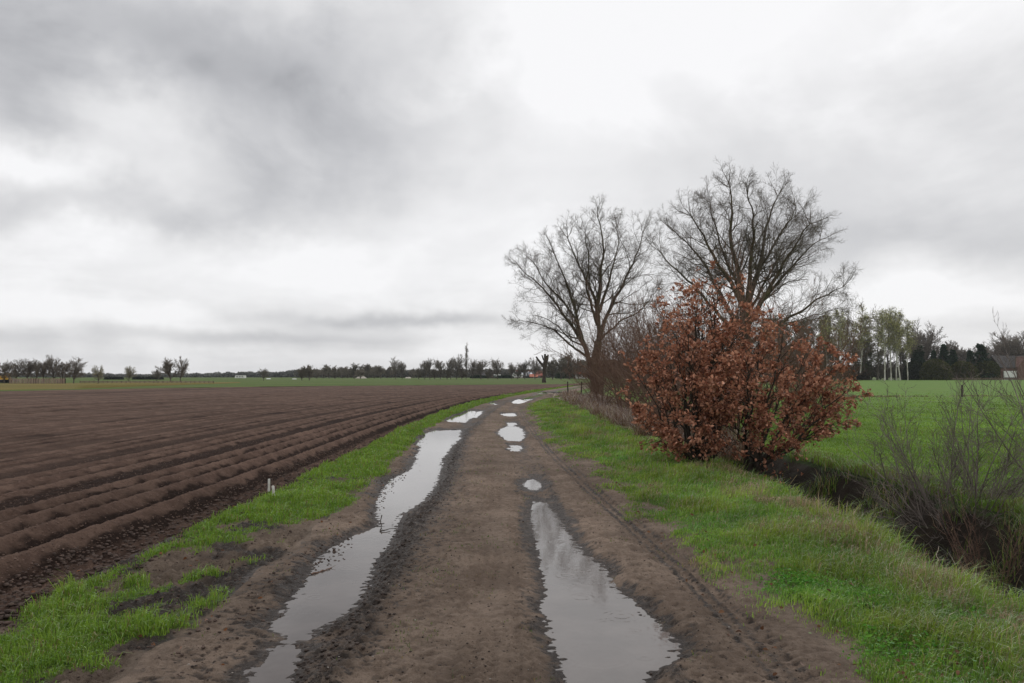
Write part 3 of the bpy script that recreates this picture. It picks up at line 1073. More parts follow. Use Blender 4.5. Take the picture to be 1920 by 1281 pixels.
# meadow
n = 260000
Y = scatter(rng, n, 6.5, 90, 1.6)
X = D1c(Y) - 0.1 + (np.maximum(0, 0.70 * Y - D1c(Y)) + 1.5) * rng.uniform(0, 1, n)
keep = (X < 0.68 * Y + 1.0) & (rng.uniform(0, 1, n) > sstep(22, 90, Y))
X, Y = X[keep], Y[keep]
n = len(X)
Z = -0.05 + 0.03 * fbm(X * 0.8, Y * 0.7, 4, 101) + 0.03 * fbm(X * .1, Y * .1, 2, 102)
patch = fbm(X * 0.8, Y * 0.8, 3, 131)
ed = sstep(1.3, 0.1, X - D1c(Y))
H = (0.05 + 0.04 * patch) * rng.uniform(0.5, 1.5, n) * (1 + 1.6 * ed)
c = grass_col(rng, n, (0.130, 0.245, 0.033), (0.265, 0.390, 0.070), 0.03, f=np.clip(0.5 + patch, 0, 1))
c = c * (1 + 0.30 * fbm(X * 0.22, Y * 0.10, 3, 133) + 0.12 * np.sin(X * 1.1 + Y * 0.4))[:, None]
dm = rng.uniform(0, 1, n) < 0.35 * ed * (patch > 0)
c[dm] = np.array((0.22, 0.17, 0.08)) * rng.uniform(0.6, 1.2, dm.sum())[:, None]
tag(blades('meadow_grass', X, Y, Z, H, np.clip(0.006 * np.maximum(1, Y / 7), 0.005, 0.07), c, rng.uniform(0.1, 0.6, n), rng, M['blade']),
    'even green grass of the meadow right of the ditch', 'grass', kind='stuff')


# long arching sedge in the ditch
def arcs(name, X, Y, Z, H, Wd, col, lean, rng, mat, K=5, az=None):
    n = len(X)
    a = rng.uniform(0, 2 * np.pi, n) if az is None else az
    dxy = np.stack([np.cos(a), np.sin(a)], 1)
    side = np.stack([-dxy[:, 1], dxy[:, 0]], 1)
    V = np.empty((n, K, 2, 3))
    for k_ in range(K):
        t = k_ / (K - 1)
        r_ = lean * H * t ** 1.7
        z_ = H * (t - 0.45 * lean * t ** 2.6)
        w_ = Wd * (1 - 0.9 * t) * 0.5
        for s_, sg in enumerate((-1, 1)):
            V[:, k_, s_, 0] = X + dxy[:, 0] * r_ + side[:, 0] * w_ * sg
            V[:, k_, s_, 1] = Y + dxy[:, 1] * r_ + side[:, 1] * w_ * sg
            V[:, k_, s_, 2] = Z + z_
    b = (np.arange(n) * K * 2)[:, None] + np.arange(K - 1)[None] * 2
    b = b.ravel()
    q = np.stack([b, b + 1, b + 3, b + 2], 1)
    C = np.repeat(col, K * 2, 0)
    return mesh(name, V.reshape(-1, 3), q, mat, smooth=False, attrs={'col': C})


def clumps(rng, n, per, y0, y1, u0, u1, p=1.2):
    cy = scatter(rng, n, y0, y1, p)
    cu = rng.uniform(u0, u1, n)
    cy = np.repeat(cy, per)
    cu = np.repeat(cu, per)
    yy = cy + rng.normal(0, 0.10, len(cy))
    xx = D0c(yy) + cu * (D1c(yy) - D0c(yy)) + rng.normal(0, 0.09, len(cy))
    return xx, yy


rng = np.random.default_rng(12)
X, Y = clumps(rng, 260, 55, 5.0, 60, 0.52, 1.10)
Z = np.where(X < D1c(Y), ditch_z(X, Y), -0.05)
n = len(X)
c = grass_col(rng, n, (0.075, 0.145, 0.024), (0.20, 0.28, 0.055), 0.25, (0.40, 0.30, 0.16))
tag(arcs('ditch_sedge', X, Y, Z, rng.uniform(0.12, 0.40, n), np.clip(0.006 * Y / 7, .005, .04), c, rng.uniform(0.3, 1.0, n), rng, M['blade']),
    'long arching green and straw coloured sedge on the far bank of the ditch', 'sedge', kind='stuff')
X, Y = clumps(rng, 60, 30, 5.0, 40, 0.35, 0.75)
Z = ditch_z(X, Y)
n = len(X)
c = grass_col(rng, n, (0.035, 0.030, 0.012), (0.10, 0.060, 0.030), 0.2, (0.055, 0.08, 0.02))
tag(arcs('ditch_dead_grass', X, Y, Z, rng.uniform(0.15, 0.5, n), np.clip(0.006 * Y / 7, .005, .04), c, rng.uniform(0.4, 1.3, n), rng, M['blade']),
    'dark brown dead stalks and leaves down in the ditch', 'dead grass', kind='stuff')
# reddish dead bracken and bramble beside the shrubs, further along the ditch
n = 42000
Y = scatter(rng, n, 19, 66, 1.0)
u = rng.uniform(-0.25, 1.0, n) ** 1.0
X = D0c(Y) + u * 2.2 - 0.1
k = fbm(X * 0.9, Y * 0.5, 3, 141)
keep = k > -0.25 + 0.4 * sstep(22, 15, Y) + 0.5 * sstep(0.05, -0.25, u)
X, Y = X[keep], Y[keep]
n = len(X)
Z = np.where(X < D0c(Y), 0.0, ditch_z(X, Y) * 0.5)
c = grass_col(rng, n, (0.12, 0.062, 0.038), (0.26, 0.155, 0.095), 0.2, (0.42, 0.33, 0.21))
tag(arcs('dead_bracken', X, Y, Z, rng.uniform(0.25, 0.85, n), np.clip(0.0007 * Y, .012, .035), c, rng.uniform(0.3, 1.1, n), rng, M['blade']),
    'reddish brown dead bracken and bramble along the ditch under the shrubs', 'bracken', kind='stuff')
# strip of rough dry grass across the meadow, along an old furrow
n = 16000
X = rng.uniform(6, 60, n)
Y = 63 + 0.03 * X + rng.normal(0, 0.35, n) + 0.8 * perlin(X * 0.15, X * 0 + 2, 3)
k = rng.uniform(0, 1, n) < 0.15 + 1.0 * fbm(X * 0.22, Y * 0.2, 3, 144)
X, Y = X[k], Y[k]
n = len(X)
c = grass_col(rng, n, (0.10, 0.13, 0.04), (0.22, 0.22, 0.09), 0.35, (0.45, 0.38, 0.22))
tag(blades('rough_grass_strip', X, Y, 0 * X - 0.06, rng.uniform(0.06, 0.22, n), rng.uniform(0.03, 0.08, n), c, rng.uniform(0.2, 0.9, n), rng, M['blade']),
    'strip of rough dry grass crossing the meadow by the lone post', 'grass', kind='stuff')
print('grass', round(time.time() - T0, 1))


# ================================================================== trees and shrubs
def grow(P, D, L, Rr, nseg, wob, up, taper, rng):
    N_ = len(P)
    pts = np.empty((N_, nseg + 1, 3))
    pts[:, 0] = P
    d = D.copy()
    for k_ in range(nseg):
        d = d + rng.normal(0, wob, (N_, 3))
        d[:, 2] += up
        d /= np.linalg.norm(d, axis=1, keepdims=True) + 1e-9
        pts[:, k_ + 1] = pts[:, k_] + d * (L / nseg)[:, None]
    rad = Rr[:, None] * (1 - (1 - taper) * np.linspace(0, 1, nseg + 1)[None] ** 0.9)
    return pts, rad


def spawn(pts, rad, Lp, n, f0, f1, a0, a1, ls, rs, rng, lf=0.55, rmin=0.003, flat=0.0):
    """n children on each parent polyline; returns start, direction, length, radius"""
    N_, K, _ = pts.shape
    f = f0 + (f1 - f0) * (np.arange(n)[None] + rng.uniform(0, 1, (N_, n))) / n
    x = f * (K - 1)
    i0 = np.clip(x.astype(int), 0, K - 2)
    w = (x - i0)[..., None]
    ar = np.arange(N_)[:, None]
    p0, p1 = pts[ar, i0], pts[ar, i0 + 1]
    P = p0 * (1 - w) + p1 * w
    T = p1 - p0
    T /= np.linalg.norm(T, axis=2, keepdims=True) + 1e-9
    rr = rad[ar, i0] * (1 - w[..., 0]) + rad[ar, i0 + 1] * w[..., 0]
    q = rng.normal(0, 1, (N_, n, 3))
    q[..., 2] *= (1 - flat)
    q -= (q * T).sum(2, keepdims=True) * T
    q /= np.linalg.norm(q, axis=2, keepdims=True) + 1e-9
    a = rng.uniform(a0, a1, (N_, n))[..., None]
    D = T * np.cos(a) + q * np.sin(a)
    L = Lp[:, None] * ls * (1 - lf * f) * rng.uniform(0.65, 1.3, (N_, n))
    Rr = np.maximum(rmin, np.minimum(rr * 0.8, rr * rs * rng.uniform(0.8, 1.2, (N_, n))))
    return P.reshape(-1, 3), D.reshape(-1, 3), L.ravel(), Rr.ravel()


class Tubes:
    def __init__(self):
        self.V, self.Q, self.n = [], [], 0

    def add(self, pts, rad, sides):
        N_, K, _ = pts.shape
        if N_ == 0:
            return
        T = np.gradient(pts, axis=1)
        T /= np.linalg.norm(T, axis=2, keepdims=True) + 1e-9
        Tm = pts[:, -1] - pts[:, 0]
        ref = np.where(np.abs(Tm[:, 2:3]) > 0.8 * np.linalg.norm(Tm, axis=1, keepdims=True), np.array([[1.0, 0, 0]]), np.array([[0, 0, 1.0]]))
        A = np.cross(T, ref[:, None])
        A /= np.linalg.norm(A, axis=2, keepdims=True) + 1e-9
        Bv = np.cross(T, A)
        th = np.arange(sides) * 2 * np.pi / sides
        ring = (A[:, :, None] * np.cos(th)[None, None, :, None] + Bv[:, :, None] * np.sin(th)[None, None, :, None]) * rad[:, :, None, None]
        V = pts[:, :, None] + ring
        idx = self.n + np.arange(N_ * K * sides).reshape(N_, K, sides)
        nx = np.roll(idx, -1, axis=2)
        Q = np.stack([idx[:, :-1], nx[:, :-1], nx[:, 1:], idx[:, 1:]], -1).reshape(-1, 4)
        self.V.append(V.reshape(-1, 3))
        self.Q.append(Q)
        self.n += N_ * K * sides

    def build(self, name, mat, parent):
        return mesh(name, np.concatenate(self.V), np.concatenate(self.Q), mat, parent, smooth=True)


def resample(poly, K):
    poly = np.array(poly, float)
    s = np.concatenate([[0], np.cumsum(np.linalg.norm(np.diff(poly, axis=0), axis=1))])
    t = np.linspace(0, s[-1], K)
    out_ = np.stack([np.interp(t, s, poly[:, j]) for j in range(3)], 1)
    k_ = out_.copy()
    k_[1:-1] = (out_[:-2] + out_[1:-1] * 2 + out_[2:]) / 4
    return k_, s[-1]


def big_tree(name, base_px, Y0, trunk, limbs, label, seed, rt, reach=1.0, mats=('bark', 'twig')):
    """a bare crown grown from main limbs traced in the photo, spread in depth"""
    rng = np.random.default_rng(seed)
    gx = AT(*base_px, Y0)[0]
    org = np.array([gx, Y0, 0.0])
    root = empty(name, org, label, 'tree')

    def P(px, py, dd=0.0):
        return AT(px, py, Y0 + dd) - org
    TB, CR = Tubes(), Tubes()
    tp = [P(x, y) for x, y in trunk]
    tp[0][2] = -0.2
    tpts, tl = resample(tp, 12)
    tr = rt * np.interp(np.linspace(0, 1, 12), [0, .08, .25, 1], [1.35, 1.08, 0.95, 0.72])
    TB.add(tpts[None], tr[None], 12)
    for (poly, dep, r0) in limbs:
        m = len(poly)
        pts = [P(x, y, dep * (i / (m - 1)) ** 1.2) for i, (x, y) in enumerate(poly)]
        K = 16
        lp, ll = resample(pts, K)
        lp, ll = resample(lp[:14], K)
        lp[1:] += np.cumsum(rng.normal(0, 0.08, (K - 1, 3)), 0) * 0.7
        lr = r0 * (1 - 0.86 * np.linspace(0, 1, K) ** 0.8)
        TB.add(lp[None], lr[None], 8)
        Lp = np.array([ll])
        # second order boughs
        nb = int(6 + ll * 1.9)
        a = spawn(lp[None], lr[None], Lp, nb, 0.22, 0.98, 0.35, 1.10, 0.46 * reach, 0.40, rng, 0.60)
        p2, r2 = grow(a[0], a[1], a[2], a[3], 9, 0.19, 0.035, 0.25, rng)
        CR.add(p2, r2, 5)
        tipd = lp[-1] - lp[-3]
        tipd /= np.linalg.norm(tipd)
        p2t, r2t = grow(np.repeat(lp[-1:], 3, 0), tipd[None] + rng.normal(0, 0.3, (3, 3)), np.full(3, ll * 0.20), np.full(3, lr[-1]), 9, 0.12, 0.03, 0.25, rng)
        CR.add(p2t, r2t, 4)
        p2 = np.concatenate([p2, p2t])
        r2 = np.concatenate([r2, r2t])
        L2 = np.concatenate([a[2], np.full(3, ll * 0.20)])
        a = spawn(p2, r2, L2, 7, 0.12, 1.0, 0.3, 0.95, 0.50, 0.5, rng, 0.5, 0.006)
        p3, r3 = grow(a[0], a[1], a[2], a[3], 5, 0.22, 0.04, 0.4, rng)
        CR.add(p3, r3, 3)
        a = spawn(p3, r3, a[2], 6, 0.10, 0.95, 0.3, 1.0, 0.58, 0.6, rng, 0.4, 0.0042)
        p4, r4 = grow(a[0], a[1], np.maximum(a[2], 0.25), a[3], 4, 0.18, 0.06, 0.6, rng)
        CR.add(p4, r4, 3)
        a = spawn(p4, r4, np.maximum(a[2], 0.25), 3, 0.2, 1.0, 0.35, 0.9, 0.66, 0.7, rng, 0.3, 0.0032)
        p5, r5 = grow(a[0], a[1], np.maximum(a[2], 0.16), a[3], 2, 0.15, 0.06, 0.7, rng)
        CR.add(p5, r5, 3)
    TB.build('trunk', M[mats[0]], root)
    CR.build('crown', M[mats[1]], root)
    return root


big_tree('bare_tree', (1116, 742), 62, [(1118, 745), (1116, 715), (1115, 690), (1118, 668), (1122, 640)], [
    ([(1122, 650), (1121, 600), (1118, 565), (1104, 536), (1085, 503), (1070, 478), (1060, 445), (1052, 415)], 0.5, .21),
    ([(1120, 600), (1122, 570), (1126, 543), (1123, 503), (1135, 484), (1133, 441), (1122, 410), (1100, 392)], -1.5, .20),
    ([(1122, 645), (1128, 610), (1136, 589), (1149, 569), (1172, 530), (1188, 497), (1197, 470), (1204, 430), (1200, 400)], 1.5, .19),
    ([(1115, 695), (1103, 667), (1090, 630), (1086, 579), (1078, 545), (1060, 510), (1040, 475), (1020, 450)], -2.5, .22),
    ([(1103, 668), (1088, 640), (1070, 610), (1050, 587), (1030, 562), (1010, 540), (985, 520), (958, 500)], 2.0, .18),
    ([(1105, 672), (1065, 642), (1040, 610), (1010, 597), (985, 598), (960, 585)], -1.0, .11),
    ([(1092, 635), (1078, 590), (1050, 560), (1022, 530), (1002, 498), (985, 465)], 3.5, .13),
    ([(1118, 640), (1140, 628), (1160, 600), (1190, 585), (1212, 560), (1228, 535)], -2.5, .11),
    ([(1121, 590), (1135, 545), (1150, 505), (1160, 470), (1158, 435), (1165, 405)], 3.5, .14),
    ([(1120, 610), (1108, 575), (1095, 545), (1100, 500), (1095, 460), (1082, 420)], -4.0, .13),
], 'tall bare tree leaning left behind the brown shrubs, nearest the bend of the track', 21, 0.42)

big_tree('bare_tree', (1400, 745), 50, [(1400, 752), (1399, 700), (1398, 650), (1397, 600), (1396, 575)], [
    ([(1397, 585), (1395, 545), (1380, 484), (1375, 441), (1370, 385), (1366, 350), (1376, 325)], 0.5, .25),
    ([(1397, 590), (1385, 560), (1368, 520), (1354, 497), (1325, 438), (1300, 395), (1290, 372)], -2.5, .20),
    ([(1396, 615), (1372, 597), (1344, 536), (1331, 503), (1298, 457), (1270, 428), (1245, 415)], 2.0, .19),
    ([(1397, 640), (1370, 610), (1320, 562), (1292, 530), (1252, 497), (1232, 462), (1224, 440)], -1.5, .17),
    ([(1397, 585), (1405, 550), (1423, 497), (1426, 464), (1436, 415), (1452, 365), (1460, 345)], 2.5, .21),
    ([(1398, 610), (1412, 590), (1430, 556), (1462, 510), (1482, 470), (1512, 415), (1532, 385)], -2.5, .20),
    ([(1400, 615), (1425, 570), (1449, 543), (1479, 512), (1515, 480), (1550, 455), (1572, 445)], 1.5, .18),
    ([(1400, 650), (1432, 618), (1479, 589), (1511, 562), (1548, 543), (1580, 528), (1606, 517)], -1.0, .16),
    ([(1397, 580), (1398, 520), (1402, 464), (1413, 408), (1404, 365), (1397, 345)], -3.5, .19),
    ([(1397, 600), (1388, 540), (1360, 470), (1340, 420), (1335, 385), (1342, 360)], 4.0, .15),
    ([(1399, 590), (1412, 530), (1450, 450), (1478, 400), (1490, 370)], 4.5, .16),
    ([(1399, 600), (1420, 560), (1450, 500), (1500, 440), (1535, 430)], 5.0, .12),
    ([(1398, 640), (1430, 612), (1470, 610), (1520, 590), (1560, 585), (1590, 565)], 3.0, .08),
], 'largest bare tree with a wide rounded crown, rising behind the copper leaved bush', 22, 0.45)
print('trees', round(time.time() - T0, 1))


# ---- shrubs
def shrub(name, loc, label, seed, nst, height, spread, mat, lean=(0, 0), rs=0.018, dens=(9, 6, 4), group=None, rmin=0.004, base=0.25, tilt=(0.05, 0.75), parts=('stems', 'twigs')):
    rng = np.random.default_rng(seed)
    root = empty(name, loc, label, 'shrub', group)
    a = rng.uniform(0, 2 * np.pi, nst)
    b = rng.uniform(*tilt, nst) * spread
    P = np.stack([np.cos(a) * base * rng.uniform(0, 1, nst), np.sin(a) * base * rng.uniform(0, 1, nst), np.full(nst, -0.12)], 1)
    D = np.stack([np.cos(a) * np.sin(b) + lean[0], np.sin(a) * np.sin(b) + lean[1], np.cos(b)], 1)
    D /= np.linalg.norm(D, axis=1, keepdims=True)
    L = height * rng.uniform(0.65, 1.12, nst)
    p, r = grow(P, D, L, np.full(nst, rs) * rng.uniform(.6, 1.3, nst), 10, 0.07, 0.02, 0.25, rng)
    S, T = Tubes(), Tubes()
    S.add(p, r, 5)
    c = spawn(p, r, L, dens[0], 0.15, 1.0, 0.25, 0.8, 0.42, 0.6, rng, 0.5, rmin)
    p2, r2 = grow(c[0], c[1], c[2], c[3], 6, 0.10, 0.05, 0.35, rng)
    T.add(p2, r2, 3)
    L2 = c[2]
    c = spawn(p2, r2, L2, dens[1], 0.15, 1.0, 0.3, 0.8, 0.5, 0.7, rng, 0.4, rmin * 0.8)
    p3, r3 = grow(c[0], c[1], c[2], c[3], 4, 0.12, 0.05, 0.5, rng)
    T.add(p3, r3, 3)
    if dens[2]:
        c = spawn(p3, r3, c[2], dens[2], 0.2, 1.0, 0.3, 0.8, 0.55, 0.8, rng, 0.3, rmin * 0.7)
        p4, r4 = grow(c[0], c[1], c[2], c[3], 2, 0.12, 0.05, 0.6, rng)
        T.add(p4, r4, 3)
    S.build(parts[0], M[mat], root)
    T.build(parts[1], M[mat], root)
    return root, (p, p2, p3)


# copper leaved bush: stems, twigs and thousands of curled dead leaves
def leaves_mesh(name, P, D, size, col, rng, parent, mat):
    """one folded, curled leaf per point, pointing along D"""
    n = len(P)
    D = D / (np.linalg.norm(D, axis=1, keepdims=True) + 1e-9)
    up = rng.normal(0, 1, (n, 3)) + np.array([0, 0, 0.8])
    S = np.cross(D, up)
    S /= np.linalg.norm(S, axis=1, keepdims=True) + 1e-9
    Nn = np.cross(S, D)
    prof = [(0.0, 0.02, 0), (0.30, 0.27, 0.05), (0.68, 0.30, 0.02), (1.0, 0.03, -0.16)]
    V = np.empty((n, 4, 3, 3))
    curl = rng.uniform(-1.0, 1.4, n)[:, None]
    for i, (t, w, h) in enumerate(prof):
        c = P + D * (size * t)[:, None] + Nn * (size[:, None] * h * curl)
        V[:, i, 1] = c
        V[:, i, 0] = c - S * (size * w)[:, None] + Nn * (size * w * 0.55)[:, None]
        V[:, i, 2] = c + S * (size * w)[:, None] + Nn * (size * w * 0.55)[:, None]
    idx = np.arange(n * 12).reshape(n, 4, 3)
    q = np.stack([idx[:, :-1, :-1], idx[:, :-1, 1:], idx[:, 1:, 1:], idx[:, 1:, :-1]], -1).reshape(-1, 4)
    C = np.repeat(col, 12, 0)
    return mesh(name, V.reshape(-1, 3), q, mat, parent, smooth=True, attrs={'col': C})


def copper_bush():
    rng = np.random.default_rng(5)
    Y0 = 14.6
    org = np.array([AT(1350, 860, Y0)[0], Y0, -0.02])
    root = empty('copper_leaved_bush', org, 'broad bush of dry copper brown leaves on the ditch rim', 'bush')

    def P(px, py, dd=0.0):
        return AT(px, py, Y0 + dd) - org
    lims = []
    B1, B2 = (1310, 868), (1412, 888)
    ends1 = [((1195, 770), 0.3), ((1180, 690), -.5), ((1205, 665), .6), ((1262, 625), -.3), ((1312, 540), .2), ((1330, 575), 0.5), ((1290, 660), -1.0), ((1240, 730), -.9),
             ((1372, 640), -.4), ((1200, 800), -.4), ((1270, 820), -.9), ((1350, 680), 1.2), ((1230, 680), 1.2), ((1320, 600), 1.0), ((1270, 590), .6), ((1298, 565), .1), ((1285, 600), -.5), ((1338, 552), .4), ((1378, 585), -.2), ((1238, 640), .4), ((1408, 610), .5), ((1345, 790), -1.1), ((1375, 740), -1.2), ((1300, 770), -1.2), ((1385, 820), -.9), ((1345, 720), -1.4), ((1360, 690), .2)]
    ends2 = [((1612, 708), -.2), ((1600, 740), .4), ((1570, 790), -.5), ((1520, 650), .3), ((1470, 610), -.3), ((1425, 610), .4), ((1400, 660), -1.2), ((1500, 830), -.7),
             ((1450, 900), -.8), ((1480, 880), .2), ((1540, 690), 1.0), ((1380, 700), -1.1), ((1440, 700), 1.2), ((1500, 740), -1.0), ((1560, 740), .9), ((1390, 600), .8), ((1575, 675), .2), ((1350, 760), -1.2), ((1430, 800), -1.2)]
    K = 12
    for B, ends in ((B1, ends1), (B2, ends2)):
        for (e, dd) in ends:
            b = P(B[0] + rng.uniform(-18, 18), B[1], rng.uniform(-.15, .15))
            b[2] = -0.05
            t = P(B[0] + 40 + (e[0] - B[0] - 40) * .93, e[1] + 6, dd)
            mid_ = b * 0.5 + t * 0.5 + np.array([0, 0, 0.12 * np.linalg.norm(t - b)]) * rng.uniform(-0.6, 0.6)
            lp, ll = resample([b, mid_, t], K)
            lp[1:-1] += rng.normal(0, 0.03, (K - 2, 3))
            lims.append((lp, ll))
    pts = np.stack([l_[0] for l_ in lims])
    L = np.array([l_[1] for l_ in lims])
    r = 0.026 * (1 - 0.8 * np.linspace(0, 1, K)[None]) * (L / L.mean())[:, None]
    S, T = Tubes(), Tubes()
    S.add(pts, r, 6)
    # a short thick stool under each group of stems
    for B in (B1, B2):
        b = P(B[0], B[1])
        b[2] = -0.08
        stp = np.array([b, b + (0.02, 0, .12), b + (0.05, 0, .26), b + (.06, 0, .42)])
        S.add(stp[None], np.array([[.13, .10, .075, .05]]), 9)
    c = spawn(pts, r, L, 11, 0.30, 1.0, 0.3, 0.9, 0.38, 0.55, rng, 0.45, 0.004)
    p2, r2 = grow(c[0], c[1], c[2], c[3], 6, 0.12, 0.02, 0.4, rng)
    T.add(p2, r2, 4)
    L2 = c[2]
    c = spawn(p2, r2, L2, 5, 0.25, 1.0, 0.35, 0.9, 0.5, 0.6, rng, 0.4, 0.003)
    p3, r3 = grow(c[0], c[1], c[2], c[3], 4, 0.12, 0.0, 0.5, rng)
    T.add(p3, r3, 3)
    S.build('stems', M['bark2'], root)
    T.build('twigs', M['bark2'], root)
    # leaves sit in bunches on the outer twigs
    ends = np.concatenate([p3[:, 3:].reshape(-1, 3), p2[:, 4:].reshape(-1, 3), pts[:, -1]])
    dirs = np.concatenate([np.repeat(p3[:, -1] - p3[:, 2], p3.shape[1] - 3, 0), np.repeat(p2[:, -1] - p2[:, 4], p2.shape[1] - 4, 0), pts[:, -1] - pts[:, -3]])
    per = 9
    Pn = np.repeat(ends, per, 0) + rng.normal(0, 0.028, (len(ends) * per, 3))
    Dn = np.repeat(dirs, per, 0)
    Dn = Dn / (np.linalg.norm(Dn, axis=1, keepdims=True) + 1e-9) + rng.normal(0, 0.65, Dn.shape) + np.array([0, 0, -0.25])
    n = len(Pn)
    cz = perlin(Pn[:, 0] * 3.4, Pn[:, 2] * 3.8 + Pn[:, 1] * 1.5, 9)
    keep = rng.uniform(0, 1, n) < np.clip(0.36 + 1.6 * cz, 0.03, 1) * np.interp(Pn[:, 2], [0.1, 0.7, 1.9, 2.6], [0.05, 1, 1, .7])
    Pn, Dn = Pn[keep], Dn[keep]
    n = len(Pn)
    t = rng.uniform(0, 1, n)[:, None] ** 1.15
    col = np.array((0.24, 0.088, 0.050)) * (1 - t) + np.array((0.70, 0.37, 0.245)) * t
    col *= rng.uniform(0.6, 1.25, n)[:, None]
    leaves_mesh('leaves', Pn, Dn, rng.uniform(0.040, 0.085, n), col, rng, root, M['leaf'])
    print('leaves', n)


copper_bush()

# reddish bare shrubs between the copper bush and the leaning tree
SH = [(1205, 22, 705 - 560, 'first', -0.10), (1150, 27, 0, '', -0.15)]
protoA, _ = shrub('bare_shrub', (4.9, 20.5, -0.25), 'reddish brown leafless shrub pressed against the left side of the copper leaved bush', 31, 16, 3.6, 1.0, 'redtwig', (-0.22, 0), 0.020, (10, 6, 3), 'reddish bare shrubs along the ditch', 0.005)
protoB, _ = shrub('bare_shrub', (5.2, 25.5, -0.2), 'leafless reddish shrub, second left of the copper leaved bush', 32, 18, 4.4, 1.0, 'redtwig', (-0.14, 0), 0.024, (10, 6, 3), 'reddish bare shrubs along the ditch', 0.006)
GRP = 'reddish bare shrubs along the ditch'
for (x, y, src, sc, rz, lab) in [
    (5.6, 31.0, protoA, 1.30, 1.0, 'tall leafless brown shrub halfway between the copper leaved bush and the leaning tree'),
    (6.4, 22.8, protoB, 1.06, 2.2, 'leafless brown shrub standing directly behind the left half of the copper leaved bush'),
    (5.3, 37.0, protoB, 1.12, 4.0, 'leafless shrub just right of the leaning tree trunk, on the ditch side'),
    (5.0, 44.0, protoA, 1.15, 3.0, 'low leafless shrub in front of the leaning tree trunk'),
    (7.9, 30.0, protoA, 1.25, 5.0, 'leafless shrub behind the copper leaved bush, under the left limbs of the largest tree'),
    (7.2, 40.0, protoB, 1.25, 0.6, 'dense leafless shrub between the trunks of the two large bare trees'),
    (8.6, 45.0, protoA, 1.55, 5.6, 'tall thin leafless sapling clump right of the gap between the two large trees'),
    (5.6, 52.0, protoB, 0.95, 5.2, 'leafless shrub at the foot of the leaning tree'),
    (9.4, 26.5, protoB, 0.78, 1.6, 'low leafless shrub hidden behind the centre of the copper leaved bush'),
    (13.5, 36.0, protoB, 1.0, 3.6, 'leafless shrub below the lowest right limb of the largest tree'),
]:
    copy_thing(src, (x, y, -0.1), rz, sc, lab, GRP)

# grey bare bushes in the ditch, right foreground
shrub('grey_bare_bush', (5.85, 10.7, -0.55), 'grey leafless bush growing out of the ditch in the right foreground', 41, 34, 1.95, 1.15, 'greytwig', (-0.06, 0), 0.013, (8, 5, 2), None, 0.0036, 0.32, (0.05, 0.85))
shrub('grey_bare_bush', (7.6, 10.4, -0.3), 'pale lichened leafless bush cut by the right edge of the picture', 42, 16, 2.8, 1.1, 'greytwig', (-0.32, 0), 0.018, (8, 5, 2), None, 0.0036, 0.25, (0.05, 0.8))
shrub('low_brown_bush', (5.3, 9.0, -0.65), 'low tangle of brown stems on the ditch bank, right of the grey bush', 43, 16, 0.85, 1.1, 'redtwig', (-0.05, 0), 0.007, (6, 3, 0), None, 0.003, 0.3)
print('shrubs', round(time.time() - T0, 1))


